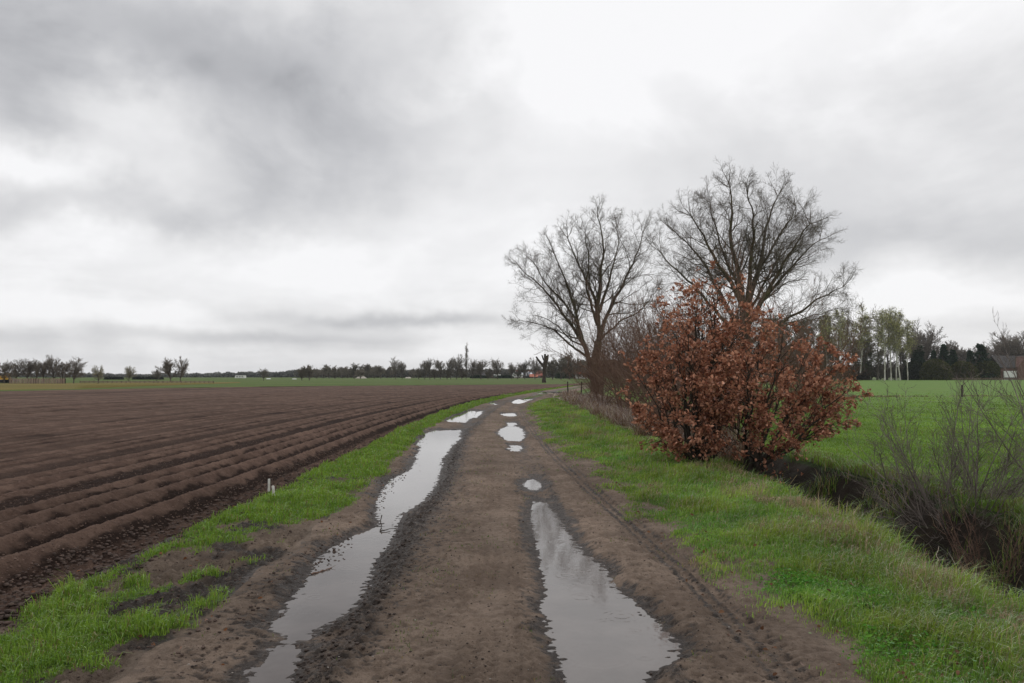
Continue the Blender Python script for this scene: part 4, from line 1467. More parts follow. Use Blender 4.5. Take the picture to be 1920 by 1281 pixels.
# ================================================================== background trees (unit height 1 m, scaled per copy)
def far_tree(name, label, cat, seed, shape='round', trunk_mat='farbark', crown_mat='fartwig', leafc=None, nleaf=0, lsize=0.02, tr=0.022, clear=0.22, rt=0.006):
    rng = np.random.default_rng(seed)
    root = empty(name, (0, 0, 0), label, cat)
    T, C = Tubes(), Tubes()
    if shape == 'round':
        p, r = grow(np.array([[0, 0, -.02]]), np.array([[0, 0, 1.0]]), np.array([0.62]), np.array([tr]), 8, 0.035, 0.03, 0.35, rng)
        nb, a0, a1, ls, lf = 24, 0.3, 1.15, 0.52, 0.25
    elif shape == 'birch':
        p, r = grow(np.array([[0, 0, -.02]]), np.array([[rng.normal(0, .03), 0, 1.0]]), np.array([0.95]), np.array([tr]), 9, 0.018, 0.02, 0.15, rng)
        nb, a0, a1, ls, lf = 26, 0.25, 0.75, 0.26, 0.35
    elif shape == 'poplar':
        p, r = grow(np.array([[0, 0, -.02]]), np.array([[0, 0, 1.0]]), np.array([0.97]), np.array([tr]), 9, 0.01, 0.03, 0.15, rng)
        nb, a0, a1, ls, lf = 36, 0.12, 0.3, 0.28, 0.5
    else:
        p, r = grow(np.array([[0, 0, -.02]]), np.array([[0, 0, 1.0]]), np.array([0.97]), np.array([tr]), 9, 0.01, 0.03, 0.15, rng)
        nb, a0, a1, ls, lf = 60, 1.2, 1.6, 0.22, 0.92
    T.add(p, r, 7)
    L = np.array([1.0])
    c = spawn(p, r, L, nb, clear, 1.0, a0, a1, ls, 0.62, rng, lf, rt * 0.8)
    p2, r2 = grow(c[0], c[1], c[2] * 0.9, c[3], 6, 0.10, 0.07 if shape != 'cone' else -0.01, 0.3, rng)
    T.add(p2, r2, 4)
    c3 = spawn(p2, r2, c[2], 7, 0.2, 1.0, 0.3, 0.9, 0.50, 0.6, rng, 0.45, rt * 0.55)
    drp = -0.12 if shape == 'birch' else 0.07
    p3, r3 = grow(c3[0], c3[1], c3[2], c3[3], 4, 0.12, drp, 0.4, rng)
    C.add(p3, r3, 3)
    if shape in ('round', 'birch', 'poplar'):
        c4 = spawn(p3, r3, c3[2], 5, 0.2, 1.0, 0.3, 0.9, 0.6, 0.6, rng, 0.3, rt * 0.42)
        p4, r4 = grow(c4[0], c4[1], c4[2], c4[3], 2, 0.12, drp, 0.6, rng)
        C.add(p4, r4, 3)
        if not nleaf:
            c5 = spawn(p4, r4, c4[2], 3, 0.2, 1.0, 0.3, 0.9, 0.7, 0.7, rng, 0.3, rt * 0.3)
            p5, r5 = grow(c5[0], c5[1], c5[2], c5[3], 2, 0.12, drp, 0.6, rng)
            C.add(p5, r5, 3)
    else:
        p4 = p3
    T.build('trunk', M[trunk_mat], root)
    C.build('crown', M[crown_mat], root)
    if nleaf:
        e = p4.reshape(-1, 3)
        i = rng.integers(0, len(e), nleaf)
        P = e[i] + rng.normal(0, 0.012, (nleaf, 3))
        D = rng.normal(0, 1, (nleaf, 3)) + np.array([0, 0, 0.2])
        t = rng.uniform(0, 1, nleaf)[:, None]
        col = (np.array(leafc[0]) * (1 - t) + np.array(leafc[1]) * t) * rng.uniform(.7, 1.2, nleaf)[:, None]
        leaves_mesh('foliage', P, D, rng.uniform(.7, 1.3, nleaf) * lsize, col, rng, root, M['leaf'])
    return root


used = set()


def put(proto, px, by, ty, label, group=None, Yov=None, wide=1.0, rz=None, rs=[0]):
    """stand a copy of the proto where the photo shows it: base pixel row by, top row ty"""
    Y0 = Yov or G(px, min(max(by, 708.5), 760), 0.08)[1]
    p = AT(px, by, Y0)
    top = AT(px, ty, Y0)[2]
    rs[0] += 1
    h = top - 0.05
    loc = (p[0], Y0, 0.05)
    rzv = (rs[0] * 2.399) % 6.28 if rz is None else rz
    sc = (h * wide, h * wide, h)
    if proto.name not in used:
        used.add(proto.name)
        proto.location = loc
        proto.rotation_euler = (0, 0, rzv)
        proto.scale = sc
        proto['label'] = label
        if group:
            proto['group'] = group
        return proto
    return copy_thing(proto, loc, rzv, sc, label, group)


RND = [far_tree('bare_tree', 'x', 'tree', 200 + i, clear=0.2 + 0.03 * (i % 3), rt=0.010) for i in range(6)]
DNS = [far_tree('bushy_tree', 'x', 'tree', 220 + i, clear=0.10, rt=0.016, tr=0.03, leafc=[(0.16, 0.135, 0.11), (0.23, 0.21, 0.14)], nleaf=3600, lsize=0.026) for i in range(3)]
PALE = [far_tree('budding_tree', 'x', 'tree', 230 + i, clear=0.2, rt=0.009, leafc=[(0.32, 0.31, 0.18), (0.45, 0.42, 0.25)], nleaf=2400, lsize=0.022) for i in range(2)]
BIR = [far_tree('birch_tree', 'x', 'tree', 240 + i, 'birch', 'birch', 'fartwig', [(0.32, 0.33, 0.09), (0.60, 0.58, 0.20)], 2300, 0.011, 0.011, 0.42, 0.0045) for i in range(4)]
BIRB = [far_tree('birch_tree', 'x', 'tree', 250 + i, 'birch', 'farbark', 'fartwig', [(0.17, 0.135, 0.10), (0.26, 0.23, 0.13)], 1000, 0.012, 0.012, 0.25, 0.005) for i in range(3)]
CON = [far_tree('conifer', 'x', 'tree', 260 + i, 'cone', 'farbark', 'bark2', [(0.018, 0.040, 0.020), (0.045, 0.080, 0.038)], 6500, 0.055, 0.02, 0.04, 0.004) for i in range(3)]
PINE = [far_tree('green_tree', 'x', 'tree', 265 + i, 'birch', 'farbark', 'fartwig', [(0.085, 0.11, 0.035), (0.16, 0.18, 0.06)], 4200, 0.020, 0.014, 0.12, 0.005) for i in range(2)]
POP = far_tree('poplar', 'x', 'tree', 270, 'poplar', 'farbark', 'fartwig', [(0.20, 0.18, 0.13), (0.28, 0.26, 0.18)], 900, 0.016, 0.012, 0.08, 0.0045)
print('protos', round(time.time() - T0, 1))

# the row of eight at the far left
g8 = 'row of eight bare trees at the far left'
ords = ['leftmost', 'second', 'third', 'fourth', 'fifth', 'sixth', 'seventh', 'rightmost']
for i, (x, ty, w) in enumerate([(8, 675, 1.0), (30, 678, 1.0), (50, 672, 1.0), (68, 673, .8), (81, 670, .9), (101, 669, 1.0), (117, 674, 1.0), (138, 674, 1.25)]):
    put(RND[i % 6], x, 719.0, ty, 'bare tree on the left horizon, %s of the row of eight' % (ords[i] + ('' if i in (0, 7) else ' from the left')), g8, wide=w)
put(PALE[0], 184, 720, 685, 'pale yellowish budding tree standing alone right of the row of eight', wide=1.0)
put(PALE[1], 241, 717.5, 687, 'smaller pale budding tree left of the fence end, on the left horizon', wide=1.1)
put(RND[3], 293, 716, 690, 'small faint bare tree just left of the pair of bare trees', wide=1.1)
put(RND[4], 320, 717.5, 672, 'left tree of the close pair of bare trees on the left horizon', wide=1.15)
put(RND[5], 338, 717.5, 671, 'right tree of the close pair of bare trees on the left horizon', wide=.9)
put(RND[0], 494, 714, 690, 'small rounded bare tree standing alone before the long wood', wide=1.1)
gw = 'dense grey brown trees of the long wood on the horizon'
put(DNS[0], 566, 713.5, 685, 'leftmost bushy brown tree at the left end of the long wood', wide=1.0)
put(DNS[1], 580, 713.5, 683, 'second bushy brown tree at the left end of the long wood', wide=1.0)
for i, x in enumerate([594, 606, 617, 628, 641, 652, 664, 676, 690, 702, 714, 726, 775]):
    ty = [692, 687, 683, 690, 685, 689, 683, 691, 682, 688, 683, 687, 692][i]
    put(DNS[(i + 2) % 3], x, 713.3, ty, 'dense grey brown tree in the closed middle of the long wood', gw, Yov=360 + 17 * (i * 5 % 7), wide=1.15 + 0.17 * (i * 3 % 5))
for (x, ty, pr, lab, w) in [
    (742, 673, RND[1], 'tall bare tree standing above the wood, left of the hip roofed shed pair', .8),
    (754, 677, RND[2], 'bare tree close to the right of the tall one above the wood', .8),
    (796, 673, RND[3], 'tall bare tree, left one of two before the dark farm group', .9),
    (806, 672, RND[4], 'tall bare tree, right one of two before the dark farm group', .8),
    (826, 672, RND[0], 'bare tree with a dense lower half, midway to the poplar', .95),
    (845, 671, RND[2], 'slender bare tree second left of the poplar', .7),
    (856, 667, RND[5], 'tall broad bare tree just left of the poplar', .95),
    (886, 676, RND[1], 'slender bare tree just right of the poplar', .7),
    (902, 674, RND[2], 'broad low branched bare tree second right of the poplar', 1.3),
    (933, 671, RND[0], 'symmetrical bare tree left of the barn with the striped roof', 1.0),
    (959, 677, RND[3], 'thin bare tree directly left of the barn with the striped roof', .8),
    (984, 676, RND[4], 'wide bare tree behind the barn with the striped roof', 1.3),
    (1003, 673, RND[5], 'bare tree between the striped barn and the pollard', 1.1),
    (1036, 670, DNS[0], 'dense brown tree directly right of the pollard', 1.1),
    (1052, 666, DNS[1], 'dense tall brown tree behind the red roofed house', 1.0),
    (1068, 663, DNS[2], 'dense brown tree between the red roofed house and the leaning tree', 1.0),
    (1084, 668, DNS[0], 'dense brown tree behind the leaning tree trunk', 1.0),
    (838, 690, DNS[1], 'low dark bushy tree under the bare crowns left of the poplar', 1.1),
    (866, 688, DNS[2], 'low dark bushy tree beside the poplar foot', 1.1),
    (915, 692, DNS[0], 'low bushy tree by the dark farmhouse', 1.2),
    (815, 692, DNS[1], 'low bushy tree left of the dark farm group', 1.2),
    (785, 691, DNS[2], 'low bushy tree at the right end of the long wood', 1.2),
    (970, 692, DNS[1], 'low bushy tree behind the white caravan', 1.2),
]:
    put(pr, x, 711.5, ty, lab, wide=w)
put(POP, 874, 711.5, 651, 'tall narrow poplar rising above the far trees', wide=.8)

# right: birch wood behind the meadow
gb = 'white stemmed birches at the meadow edge'
for i, (x, ty) in enumerate([(1550, 596), (1581, 590), (1612, 588), (1659, 588), (1671, 590), (1680, 594), (1688, 600), (1702, 606)]):
    n_ = ['leftmost', 'second', 'third', 'fourth', 'fifth', 'sixth', 'seventh', 'rightmost'][i]
    put(BIR[i % 4], x, 712.5, ty, 'white stemmed birch at the meadow edge, %s of eight' % (n_ if i in (0, 7) else n_ + ' from the left'), gb, Yov=275 + 3 * (i % 3), wide=1.05)
gd = 'brownish trees inside the birch wood'
for i, x in enumerate([1460, 1478, 1495, 1512, 1528, 1543, 1560, 1574, 1590, 1603, 1620, 1634, 1646, 1664, 1690, 1710]):
    put(BIRB[i % 3], x, 712.5, 592 + (i * 37 % 17) + (14 if i > 14 else 0) + (8 if i < 4 else 0), 'slim brownish tree inside the birch wood behind the meadow', gd, Yov=288 + (i * 7 % 20), wide=1.0)
gp = 'olive green trees inside the birch wood'
for i, (x, ty) in enumerate([(1440, 600), (1470, 612), (1505, 606), (1548, 604), (1625, 640), (1605, 640), (1570, 660), (1535, 650), (1650, 660), (1695, 655), (1480, 650)]):
    put(PINE[i % 2], x, 712.5, ty, 'olive green leafy tree inside the birch wood behind the meadow', gp, Yov=296 + (i * 5 % 16), wide=1.3)
gu = 'dark low trees at the foot of the birch wood'
for i, x in enumerate(range(1440, 1725, 17)):
    put(DNS[i % 3], x, 712.5, 676 + (i * 29 % 15), 'dark low bushy tree at the foot of the birch wood', gu, Yov=300 + (i * 3 % 12), wide=1.3)
for (x, ty, pr, lab, w) in [
    (1727, 648, CON[0], 'dark conifer directly right of the birch wood', 0.95),
    (1716, 656, CON[1], 'dark conifer half hidden by the last birch', 1.2),
    (1752, 657, CON[2], 'small dark conifer between two larger ones', 0.95),
    (1770, 645, CON[1], 'pointed dark conifer above the rounded hedge', 0.95),
    (1786, 656, CON[0], 'small dark conifer right of the pointed one', 1.2),
    (1822, 657, CON[2], 'dark green conifer left of the tall cone shaped one', 1.3),
    (1841, 645, CON[0], 'tall cone shaped dark conifer left of the brick farmhouse', 1.4),
    (1740, 611, RND[1], 'tall bare tree right of the birch wood', .85),
    (1726, 620, RND[2], 'thin bare tree behind the first conifer', .8),
    (1771, 633, RND[3], 'pale bare tree behind the pointed conifer', 1.1),
    (1812, 643, RND[4], 'brownish bare tree left of the farmhouse roof', 1.2),
    (1852, 641, RND[0], 'bare tree behind the tall cone shaped conifer', 1.1),
    (1893, 628, RND[5], 'broad bare tree behind the farmhouse roof', 1.2),
    (1915, 620, RND[2], 'tall bare tree at the right edge of the picture behind the farmhouse', 1.0),
    (1876, 640, RND[1], 'bare tree left of the broad one behind the farmhouse', 1.1),
]:
    put(pr, x, 712, ty, lab, Yov=310 if ty < 640 or pr in RND else 292, wide=w)


# far hazy woods: a mass nobody could count
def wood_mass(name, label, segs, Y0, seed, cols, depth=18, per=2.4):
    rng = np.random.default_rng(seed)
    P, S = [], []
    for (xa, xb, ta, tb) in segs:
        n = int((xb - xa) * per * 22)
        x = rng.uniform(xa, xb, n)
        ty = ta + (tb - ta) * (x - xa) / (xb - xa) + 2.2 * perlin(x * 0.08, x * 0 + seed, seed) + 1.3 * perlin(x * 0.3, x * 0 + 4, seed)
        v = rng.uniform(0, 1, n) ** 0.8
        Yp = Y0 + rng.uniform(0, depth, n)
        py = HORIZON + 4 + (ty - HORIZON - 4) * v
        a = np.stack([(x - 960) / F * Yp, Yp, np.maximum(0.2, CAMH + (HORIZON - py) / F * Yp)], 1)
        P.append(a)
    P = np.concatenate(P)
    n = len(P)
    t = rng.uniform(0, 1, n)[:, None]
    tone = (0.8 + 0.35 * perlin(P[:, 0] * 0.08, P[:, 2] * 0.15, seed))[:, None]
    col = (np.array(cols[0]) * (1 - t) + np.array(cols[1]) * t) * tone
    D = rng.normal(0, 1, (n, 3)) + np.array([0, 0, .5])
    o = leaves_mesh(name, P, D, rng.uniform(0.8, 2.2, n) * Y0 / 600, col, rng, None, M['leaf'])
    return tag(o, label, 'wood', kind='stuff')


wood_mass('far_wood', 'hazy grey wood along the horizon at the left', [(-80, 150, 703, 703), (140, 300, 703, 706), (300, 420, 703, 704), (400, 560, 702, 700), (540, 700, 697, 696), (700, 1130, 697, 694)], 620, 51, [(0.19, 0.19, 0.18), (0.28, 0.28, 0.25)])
wood_mass('far_wood', 'brownish low wood behind the tall trees at the centre of the horizon', [(555, 800, 696, 698), (790, 1100, 698, 697)], 530, 54, [(0.13, 0.12, 0.10), (0.21, 0.20, 0.16)])
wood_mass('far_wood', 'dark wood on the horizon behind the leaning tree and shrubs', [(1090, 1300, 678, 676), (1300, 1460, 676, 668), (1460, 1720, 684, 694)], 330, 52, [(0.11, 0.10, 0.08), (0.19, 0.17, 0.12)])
wood_mass('far_wood', 'brown wood on the right horizon behind the farmhouse', [(1700, 1990, 684, 668)], 360, 53, [(0.14, 0.125, 0.10), (0.22, 0.20, 0.15)])


# clipped hedges
def hedge(name, label, xa, xb, ty, by, Y0, depth, col, seed, n=9000, round_=2.2):
    rng = np.random.default_rng(seed)
    a, b = AT(xa, by, Y0)[0], AT(xb, by, Y0)[0]
    h = AT(xa, ty, Y0)[2]
    root = empty(name, ((a + b) / 2, Y0, 0.0), label, 'hedge')
    w = (b - a) / 2
    # superellipsoid body with leaf tufts on it
    th = rng.uniform(0, 2 * np.pi, n)
    ph = np.arcsin(rng.uniform(0, 1, n))
    e = 2 / round_
    sg = lambda v: np.sign(v) * np.abs(v) ** e
    lump = 1 + 0.06 * perlin(th * 3, ph * 4, seed)
    P = np.stack([sg(np.cos(th)) * sg(np.cos(ph)) * w * lump, sg(np.sin(th)) * sg(np.cos(ph)) * depth / 2, sg(np.sin(ph)) * h * lump], 1)
    D = P / np.array([w, depth / 2, h]) + rng.normal(0, .7, (n, 3))
    t = rng.uniform(0, 1, n)[:, None]
    c = (np.array(col[0]) * (1 - t) + np.array(col[1]) * t)
    leaves_mesh('foliage', P, D, rng.uniform(.5, 1.1, n), c, rng, root, M['leaf'])
    nr, nc = 14, 30
    A, Bq = np.meshgrid(np.linspace(0, np.pi / 2, nr), np.linspace(0, 2 * np.pi, nc), indexing='ij')
    V = np.stack([sg(np.cos(Bq)) * sg(np.cos(A)) * w * .94, sg(np.sin(Bq)) * sg(np.cos(A)) * depth * .46, sg(np.sin(A)) * h * .94], -1).reshape(-1, 3)
    mesh('branches', V, grid_faces(nr, nc), M['bark2'], root)
    return root


OL = [(0.055, 0.062, 0.020), (0.11, 0.115, 0.035)]
hedge('hedge', 'olive green rounded bush hedge right of the birches', 1728, 1781, 678, 712, 286, 6, OL, 1)
hedge('hedge', 'dark green low hedge between the birches and the rounded one', 1698, 1733, 682, 712, 290, 6, [(.016, .026, .010), (.034, .046, .016)], 2)
hedge('hedge', 'long dark olive hedge below the conifers', 1779, 1830, 682, 711, 290, 6, OL, 3)
hedge('hedge', 'dark olive hedge ending at the white farmhouse wall', 1826, 1866, 681, 711, 292, 6, OL, 4, round_=4)
hedge('hedge', 'dark clipped hedge in front of the red roofed house', 1044, 1078, 701, 710, 395, 5, [(.03, .055, .02), (.05, .08, .03)], 5, 3000, 4)
hedge('hedge', 'low dark hedge on the left horizon right of the pale trees', 255, 300, 710.5, 716, 300, 4, [(.018, .026, .018), (.03, .04, .025)], 6, 3000, 5)
hedge('hedge', 'low dark hedge directly right of the lone pale tree', 202, 225, 711, 716, 300, 4, [(.018, .026, .018), (.03, .04, .025)], 7, 2000, 5)
hedge('hedge', 'long low dark green hedge left of the white caravan', 885, 960, 706.7, 710.5, 420, 4, [(.018, .032, .018), (.03, .05, .025)], 8, 4000, 6)
hedge('hedge', 'low dark bush hedge between the birch wood and the copper bush', 1590, 1625, 700, 713, 283, 5, [(.025, .022, .014), (.05, .04, .025)], 9, 3000, 3)
print('background', round(time.time() - T0, 1))

# ================================================================== buildings and far objects
M['roof_red'] = simple_mat('red_tiles', (0.22, 0.065, 0.045), (0.30, 0.10, 0.07), 0.8, 0.8, 0.3, 0.05)
M['roof_orange'] = simple_mat('orange_tiles', (0.34, 0.10, 0.06), (0.42, 0.15, 0.09), 0.8, 0.8, 0.3, 0.05)
M['roof_dark'] = simple_mat('dark_tiles', (0.045, 0.042, 0.042), (0.07, 0.065, 0.062), 0.8, 0.8, 0.3, 0.05)
M['sheet'] = simple_mat('grey_corrugated', (0.13, 0.145, 0.17), (0.18, 0.19, 0.22), 0.4, 0.6, 0.2, 0.05, (4, 1, 1))
M['sheet_light'] = simple_mat('light_strip', (0.60, 0.62, 0.66), (0.70, 0.72, 0.75), 0.5, 0.5, 0.1, 0.02)
M['brick'] = simple_mat('brick_wall', (0.11, 0.062, 0.050), (0.17, 0.10, 0.08), 1.5, 0.9, 0.4, 0.03)
M['white'] = simple_mat('white_paint', (0.68, 0.68, 0.66), (0.76, 0.76, 0.74), 2.0, 0.5, 0.1, 0.01)
M['dark'] = simple_mat('dark_opening', (0.012, 0.012, 0.012), (0.02, 0.02, 0.02), 2.0, 0.4, 0.1, 0.01)
M['glass'] = simple_mat('window_glass', (0.03, 0.035, 0.04), (0.05, 0.06, 0.07), 2.0, 0.1, 0.0, 0.01, spec=0.6)
M['wood'] = simple_mat('weathered_wood', (0.22, 0.16, 0.12), (0.32, 0.25, 0.19), 3.0, 0.85, 0.4, 0.01, (1, 1, .2))
M['postwood'] = simple_mat('dark_post_wood', (0.030, 0.024, 0.020), (0.06, 0.048, 0.038), 8.0, 0.85, 0.5, 0.01, (1, 1, .2))
M['yellow'] = simple_mat('yellow_paint', (0.70, 0.38, 0.03), (0.78, 0.45, 0.05), 1.0, 0.45, 0.1, 0.01)
M['thatch'] = simple_mat('grey_shed_roof', (0.36, 0.33, 0.28), (0.46, 0.42, 0.36), 1.0, 0.9, 0.4, 0.05)
M['rubber'] = simple_mat('rubber', (0.015, 0.015, 0.015), (0.03, 0.03, 0.03), 4.0, 0.8, 0.1, 0.01)
M['canvas'] = simple_mat('white_canvas', (0.66, 0.66, 0.65), (0.74, 0.74, 0.73), 1.0, 0.8, 0.2, 0.02)
M['green_metal'] = simple_mat('green_container', (0.06, 0.09, 0.06), (0.09, 0.12, 0.08), 1.0, 0.6, 0.2, 0.02)


def gable_house(name, label, xa, xb, by, ey, ry, Y0, depth, wall, roof, hip=0.0, windows=(), chimney=False, stripes=0, door=None, ridge_mat=None, cat='house'):
    """a house seen side on: wall from xa to xb (pixels), eaves at ey, ridge at ry"""
    a, b = AT(xa, by, Y0), AT(xb, by, Y0)
    he = AT(xa, ey, Y0)[2]
    hr = AT(xa, ry, Y0)[2]
    w = (b[0] - a[0])
    root = empty(name, ((a[0] + b[0]) / 2, Y0, 0), label, cat)
    w2, d2 = w / 2, depth / 2
    m = MB()
    if hip <= 0:
        V = [[-w2, -d2, 0], [w2, -d2, 0], [w2, d2, 0], [-w2, d2, 0], [-w2, -d2, he], [w2, -d2, he], [w2, d2, he], [-w2, d2, he], [-w2, 0, hr - .1], [w2, 0, hr - .1]]
        m.add(V, [[0, 1, 5, 4], [1, 2, 6, 5], [2, 3, 7, 6], [3, 0, 4, 7]], [[4, 8, 7], [5, 6, 9]])
    else:
        V = [[-w2, -d2, 0], [w2, -d2, 0], [w2, d2, 0], [-w2, d2, 0], [-w2, -d2, he], [w2, -d2, he], [w2, d2, he], [-w2, d2, he]]
        m.add(V, [[0, 1, 5, 4], [1, 2, 6, 5], [2, 3, 7, 6], [3, 0, 4, 7]])
    m.build('wall', wall, root)
    r = MB()
    o, th = 0.5, 0.18
    hx = w2 * hip
    for dz_ in (0,):
        top = [[-w2 - o, -d2 - o, he - .1], [w2 + o, -d2 - o, he - .1], [w2 + o, d2 + o, he - .1], [-w2 - o, d2 + o, he - .1], [-w2 - o + hx, 0, hr], [w2 + o - hx, 0, hr]]
        bot = [[x, y, z - th] for x, y, z in top]
        V = top + bot
        r.add(V, [[0, 1, 5, 4], [2, 3, 4, 5], [6, 10, 11, 7], [8, 11, 10, 9], [0, 6, 7, 1], [2, 8, 9, 3], [1, 7, 8, 2], [3, 9, 6, 0]],
              [[1, 2, 5], [3, 0, 4], [7, 11, 8], [9, 10, 6]])
    rf = r.build('roof', roof, root)
    if ridge_mat:
        rb = MB()
        rb.box((0, 0, hr - .1), (w + 1.1 - 2 * hx, .9, .5))
        rb.build('ridge', ridge_mat, rf)
    sl = (hr - he + .1) / (d2 + o)
    for k_ in range(stripes):
        cx = -w2 + w * (k_ + .55) / stripes
        sh = 1.4
        n_ = 0.05
        V = []
        for (yy_, zz) in ((-d2 - o + .1, he - .1 + .1 * sl), (-.5, hr - .5 * sl)):
            V += [[cx - .55 - sh * (yy_ / d2) * -1, yy_, zz + n_], [cx + .55 - sh * (yy_ / d2) * -1, yy_, zz + n_]]
        V += [[x, y, z - .04] for x, y, z in V]
        s_ = MB()
        s_.add(V, [[0, 1, 3, 2], [4, 6, 7, 5], [0, 4, 5, 1], [2, 3, 7, 6], [0, 2, 6, 4], [1, 5, 7, 3]])
        s_.build('skylight_strip', M['sheet_light'], rf)
    for (fx, fz, ww, wh, mt) in windows:
        wi = MB()
        wi.box((fx * w2, -d2 - .04, fz * he), (ww, .1, wh))
        wf = wi.build('window', M['white'], root)
        gl_ = MB()
        gl_.box((fx * w2, -d2 - .07, fz * he), (ww * .78, .09, wh * .78))
        gl_.build('pane', mt, wf)
    if door:
        dd = MB()
        dd.box((door[0] * w2, -d2 - .03, door[2] / 2), (door[1], .1, door[2]))
        dd.build('door', M['dark'], root)
    if chimney:
        c = MB()
        c.box((w2 * .25, 0, hr + .2), (.9, .9, 1.6))
        c.build('chimney', M['white'], rf)
    return root


gls = M['glass']
gable_house('barn', 'long grey roofed barn with white roof strips and an orange ridge', 962, 1002, 709, 704.5, 695.5, 470, 10, M['brick'], M['sheet'], 0.10, (), stripes=5, door=(.35, 5, 2.0), ridge_mat=M['roof_orange'], cat='barn')
gable_house('shed', 'low orange roofed shed directly right of the striped barn', 994, 1007, 709, 706, 701.5, 462, 6, M['brick'], M['roof_orange'], 0, ((.2, .5, 1, .8, gls),), cat='shed')
gable_house('brick_barn', 'dark red roofed barn left of the pollard', 1006, 1021, 709, 704, 695, 478, 10, M['brick'], M['roof_red'], 0.1, ((-.4, .5, 1, .8, gls),), cat='barn')
gable_house('brick_house', 'red roofed house with a white chimney, left of the leaning tree', 1054, 1086, 710, 700, 689, 400, 10, M['brick'], M['roof_red'], 0.35, ((-.6, .6, 1.2, 1.2, gls), (0, .6, 1.2, 1.2, gls), (.6, .6, 1.2, 1.2, gls)), chimney=True)
gable_house('brick_house', 'second red roofed house with a pale wall behind the leaning tree', 1080, 1100, 710, 701, 692, 388, 8, M['white'], M['roof_red'], 0.2, ((-.4, .6, 1.2, 1.2, gls), (.4, .6, 1.2, 1.2, gls)))
gable_house('farmhouse', 'dark roofed farmhouse half hidden by trees right of the poplar', 903, 926, 709, 704, 696, 500, 9, M['brick'], M['roof_dark'], 0.1, ((-.5, .6, 1.3, 1.0, gls), (.3, .6, 1.3, 1.0, gls)))
gable_house('shed', 'small shed with a pale pyramid roof before the long wood', 670, 685, 713, 709.5, 704, 420, 5, M['dark'], M['thatch'], 0.9, (), cat='shed')
gable_house('white_tent', 'small white pointed tent at the left end of the long wood', 549, 555, 714, 712.5, 710, 330, 1.6, M['canvas'], M['canvas'], 0.6, (), cat='tent')
gable_house('white_tent', 'tiny white tent beside the lone rounded tree', 501, 506, 713, 711.5, 709.5, 340, 1.6, M['canvas'], M['canvas'], 0.6, (), cat='tent')
gable_house('shed', 'small pale walled shed between the long wood and the two tall trees', 762, 769, 711.5, 710, 707, 420, 2.5, M['white'], M['thatch'], 0.2, (), cat='shed')
gable_house('greenhouse', 'long low whitish building on the horizon left of the lone rounded tree', 448, 478, 713, 712, 711, 420, 5, M['white'], M['sheet_light'], 0.1, ((-.6, .5, 1, .6, gls), (.6, .5, 1, .6, gls)), cat='building')
gable_house('greenhouse', 'low pale building right of the pair of bare trees', 352, 368, 713.5, 712.5, 711, 400, 4, M['white'], M['sheet_light'], 0.1, (), cat='building')
gable_house('shed', 'low grey roofed shed behind the row of eight trees', -6, 22, 716, 713, 709, 215, 5, M['dark'], M['sheet'], 0.1, (), cat='shed')

# right farmhouse: dark roof, brick gable, white lower wall
fh = gable_house('farmhouse', 'brick farmhouse with a large dark roof at the right edge behind the meadow', 1862, 1930, 711, 689, 667, 300, 10, M['brick'], M['roof_dark'], 0.0, ((.05, .7, 1.4, 1.0, gls), (.6, .7, 1.4, 1.0, gls)))
m = MB()
wA, wB = AT(1865, 700, 300)[0] - fh.location.x, AT(1890, 700, 300)[0] - fh.location.x
m.box(((wA + wB) / 2, -5.5, 1.65), (wB - wA, 0.5, 3.3))
m.build('white_wall', M['white'], fh)
m = MB()
m.box(((wA + wB) / 2, -5.78, .45), (wB - wA + .1, 0.1, .9))
m.build('plinth', M['roof_dark'], fh)
# gabled brick cross wing
gx = AT(1903, 700, 300)[0] - fh.location.x
hh = AT(1903, 668, 300)[2]
m = MB()
m.add([[gx - 3, -6.6, 0], [gx + 3, -6.6, 0], [gx + 3, -6.6, hh * .55], [gx, -6.6, hh * .98], [gx - 3, -6.6, hh * .55], [gx - 3, -4.8, 0], [gx + 3, -4.8, 0], [gx + 3, -4.8, hh * .55], [gx, -1, hh * .98], [gx - 3, -4.8, hh * .55]],
      [[0, 1, 2, 4], [0, 4, 9, 5], [1, 6, 7, 2], [4, 3, 8, 9], [3, 2, 7, 8]], [[4, 2, 3]])
m.build('gable', M['brick'], fh)
gable_house('shed', 'low grey roofed outbuilding left of the tall cone shaped conifer', 1798, 1815, 705, 690, 680, 312, 6, M['brick'], M['sheet'], 0.1, (), cat='shed')


def caravan(name, label, px, by, Y0, length, h, white=True):
    p = AT(px, by, Y0)
    root = empty(name, (p[0], Y0, 0.05), label, 'caravan')
    m = MB()
    l2 = length / 2
    V = [[-l2, -1.1, .5], [l2, -1.1, .5], [l2 * .98, -1.1, h], [-l2 * .86, -1.1, h], [-l2, -1.1, h * .62]]
    V2 = [[x, 1.1, z] for x, _, z in V]
    m.add(V + V2, [[0, 1, 2, 3], [5, 8, 7, 6], [0, 5, 6, 1], [1, 6, 7, 2], [2, 7, 8, 3], [3, 8, 9, 4], [4, 9, 5, 0]], [[0, 3, 4], [5, 9, 8]])
    m.build('body', M['white'], root)
    for fx in (-.5, .05, .55):
        w = MB()
        w.box((fx * l2, -1.13, h * .66), (length * .14, .08, h * .2))
        w.build('window', M['glass'], root)
    for fx in (-.3, .3) if length > 5 else (.1,):
        t = Tubes()
        t.add(np.array([[[fx * l2, -1.15, .35], [fx * l2, -.9, .35]]]), np.array([[.35, .35]]), 12)
        t.build('wheel', M['rubber'], root)
    return root


caravan('caravan', 'white caravan parked in front of the striped barn', 970, 710, 440, 6.0, 2.5)
caravan('caravan', 'tiny white van on the horizon before the farmhouse right of the poplar', 932, 709.5, 470, 4.2, 2.2)
caravan('caravan', 'tiny white van on the horizon left of the long wood', 451, 714, 330, 4.0, 1.6)

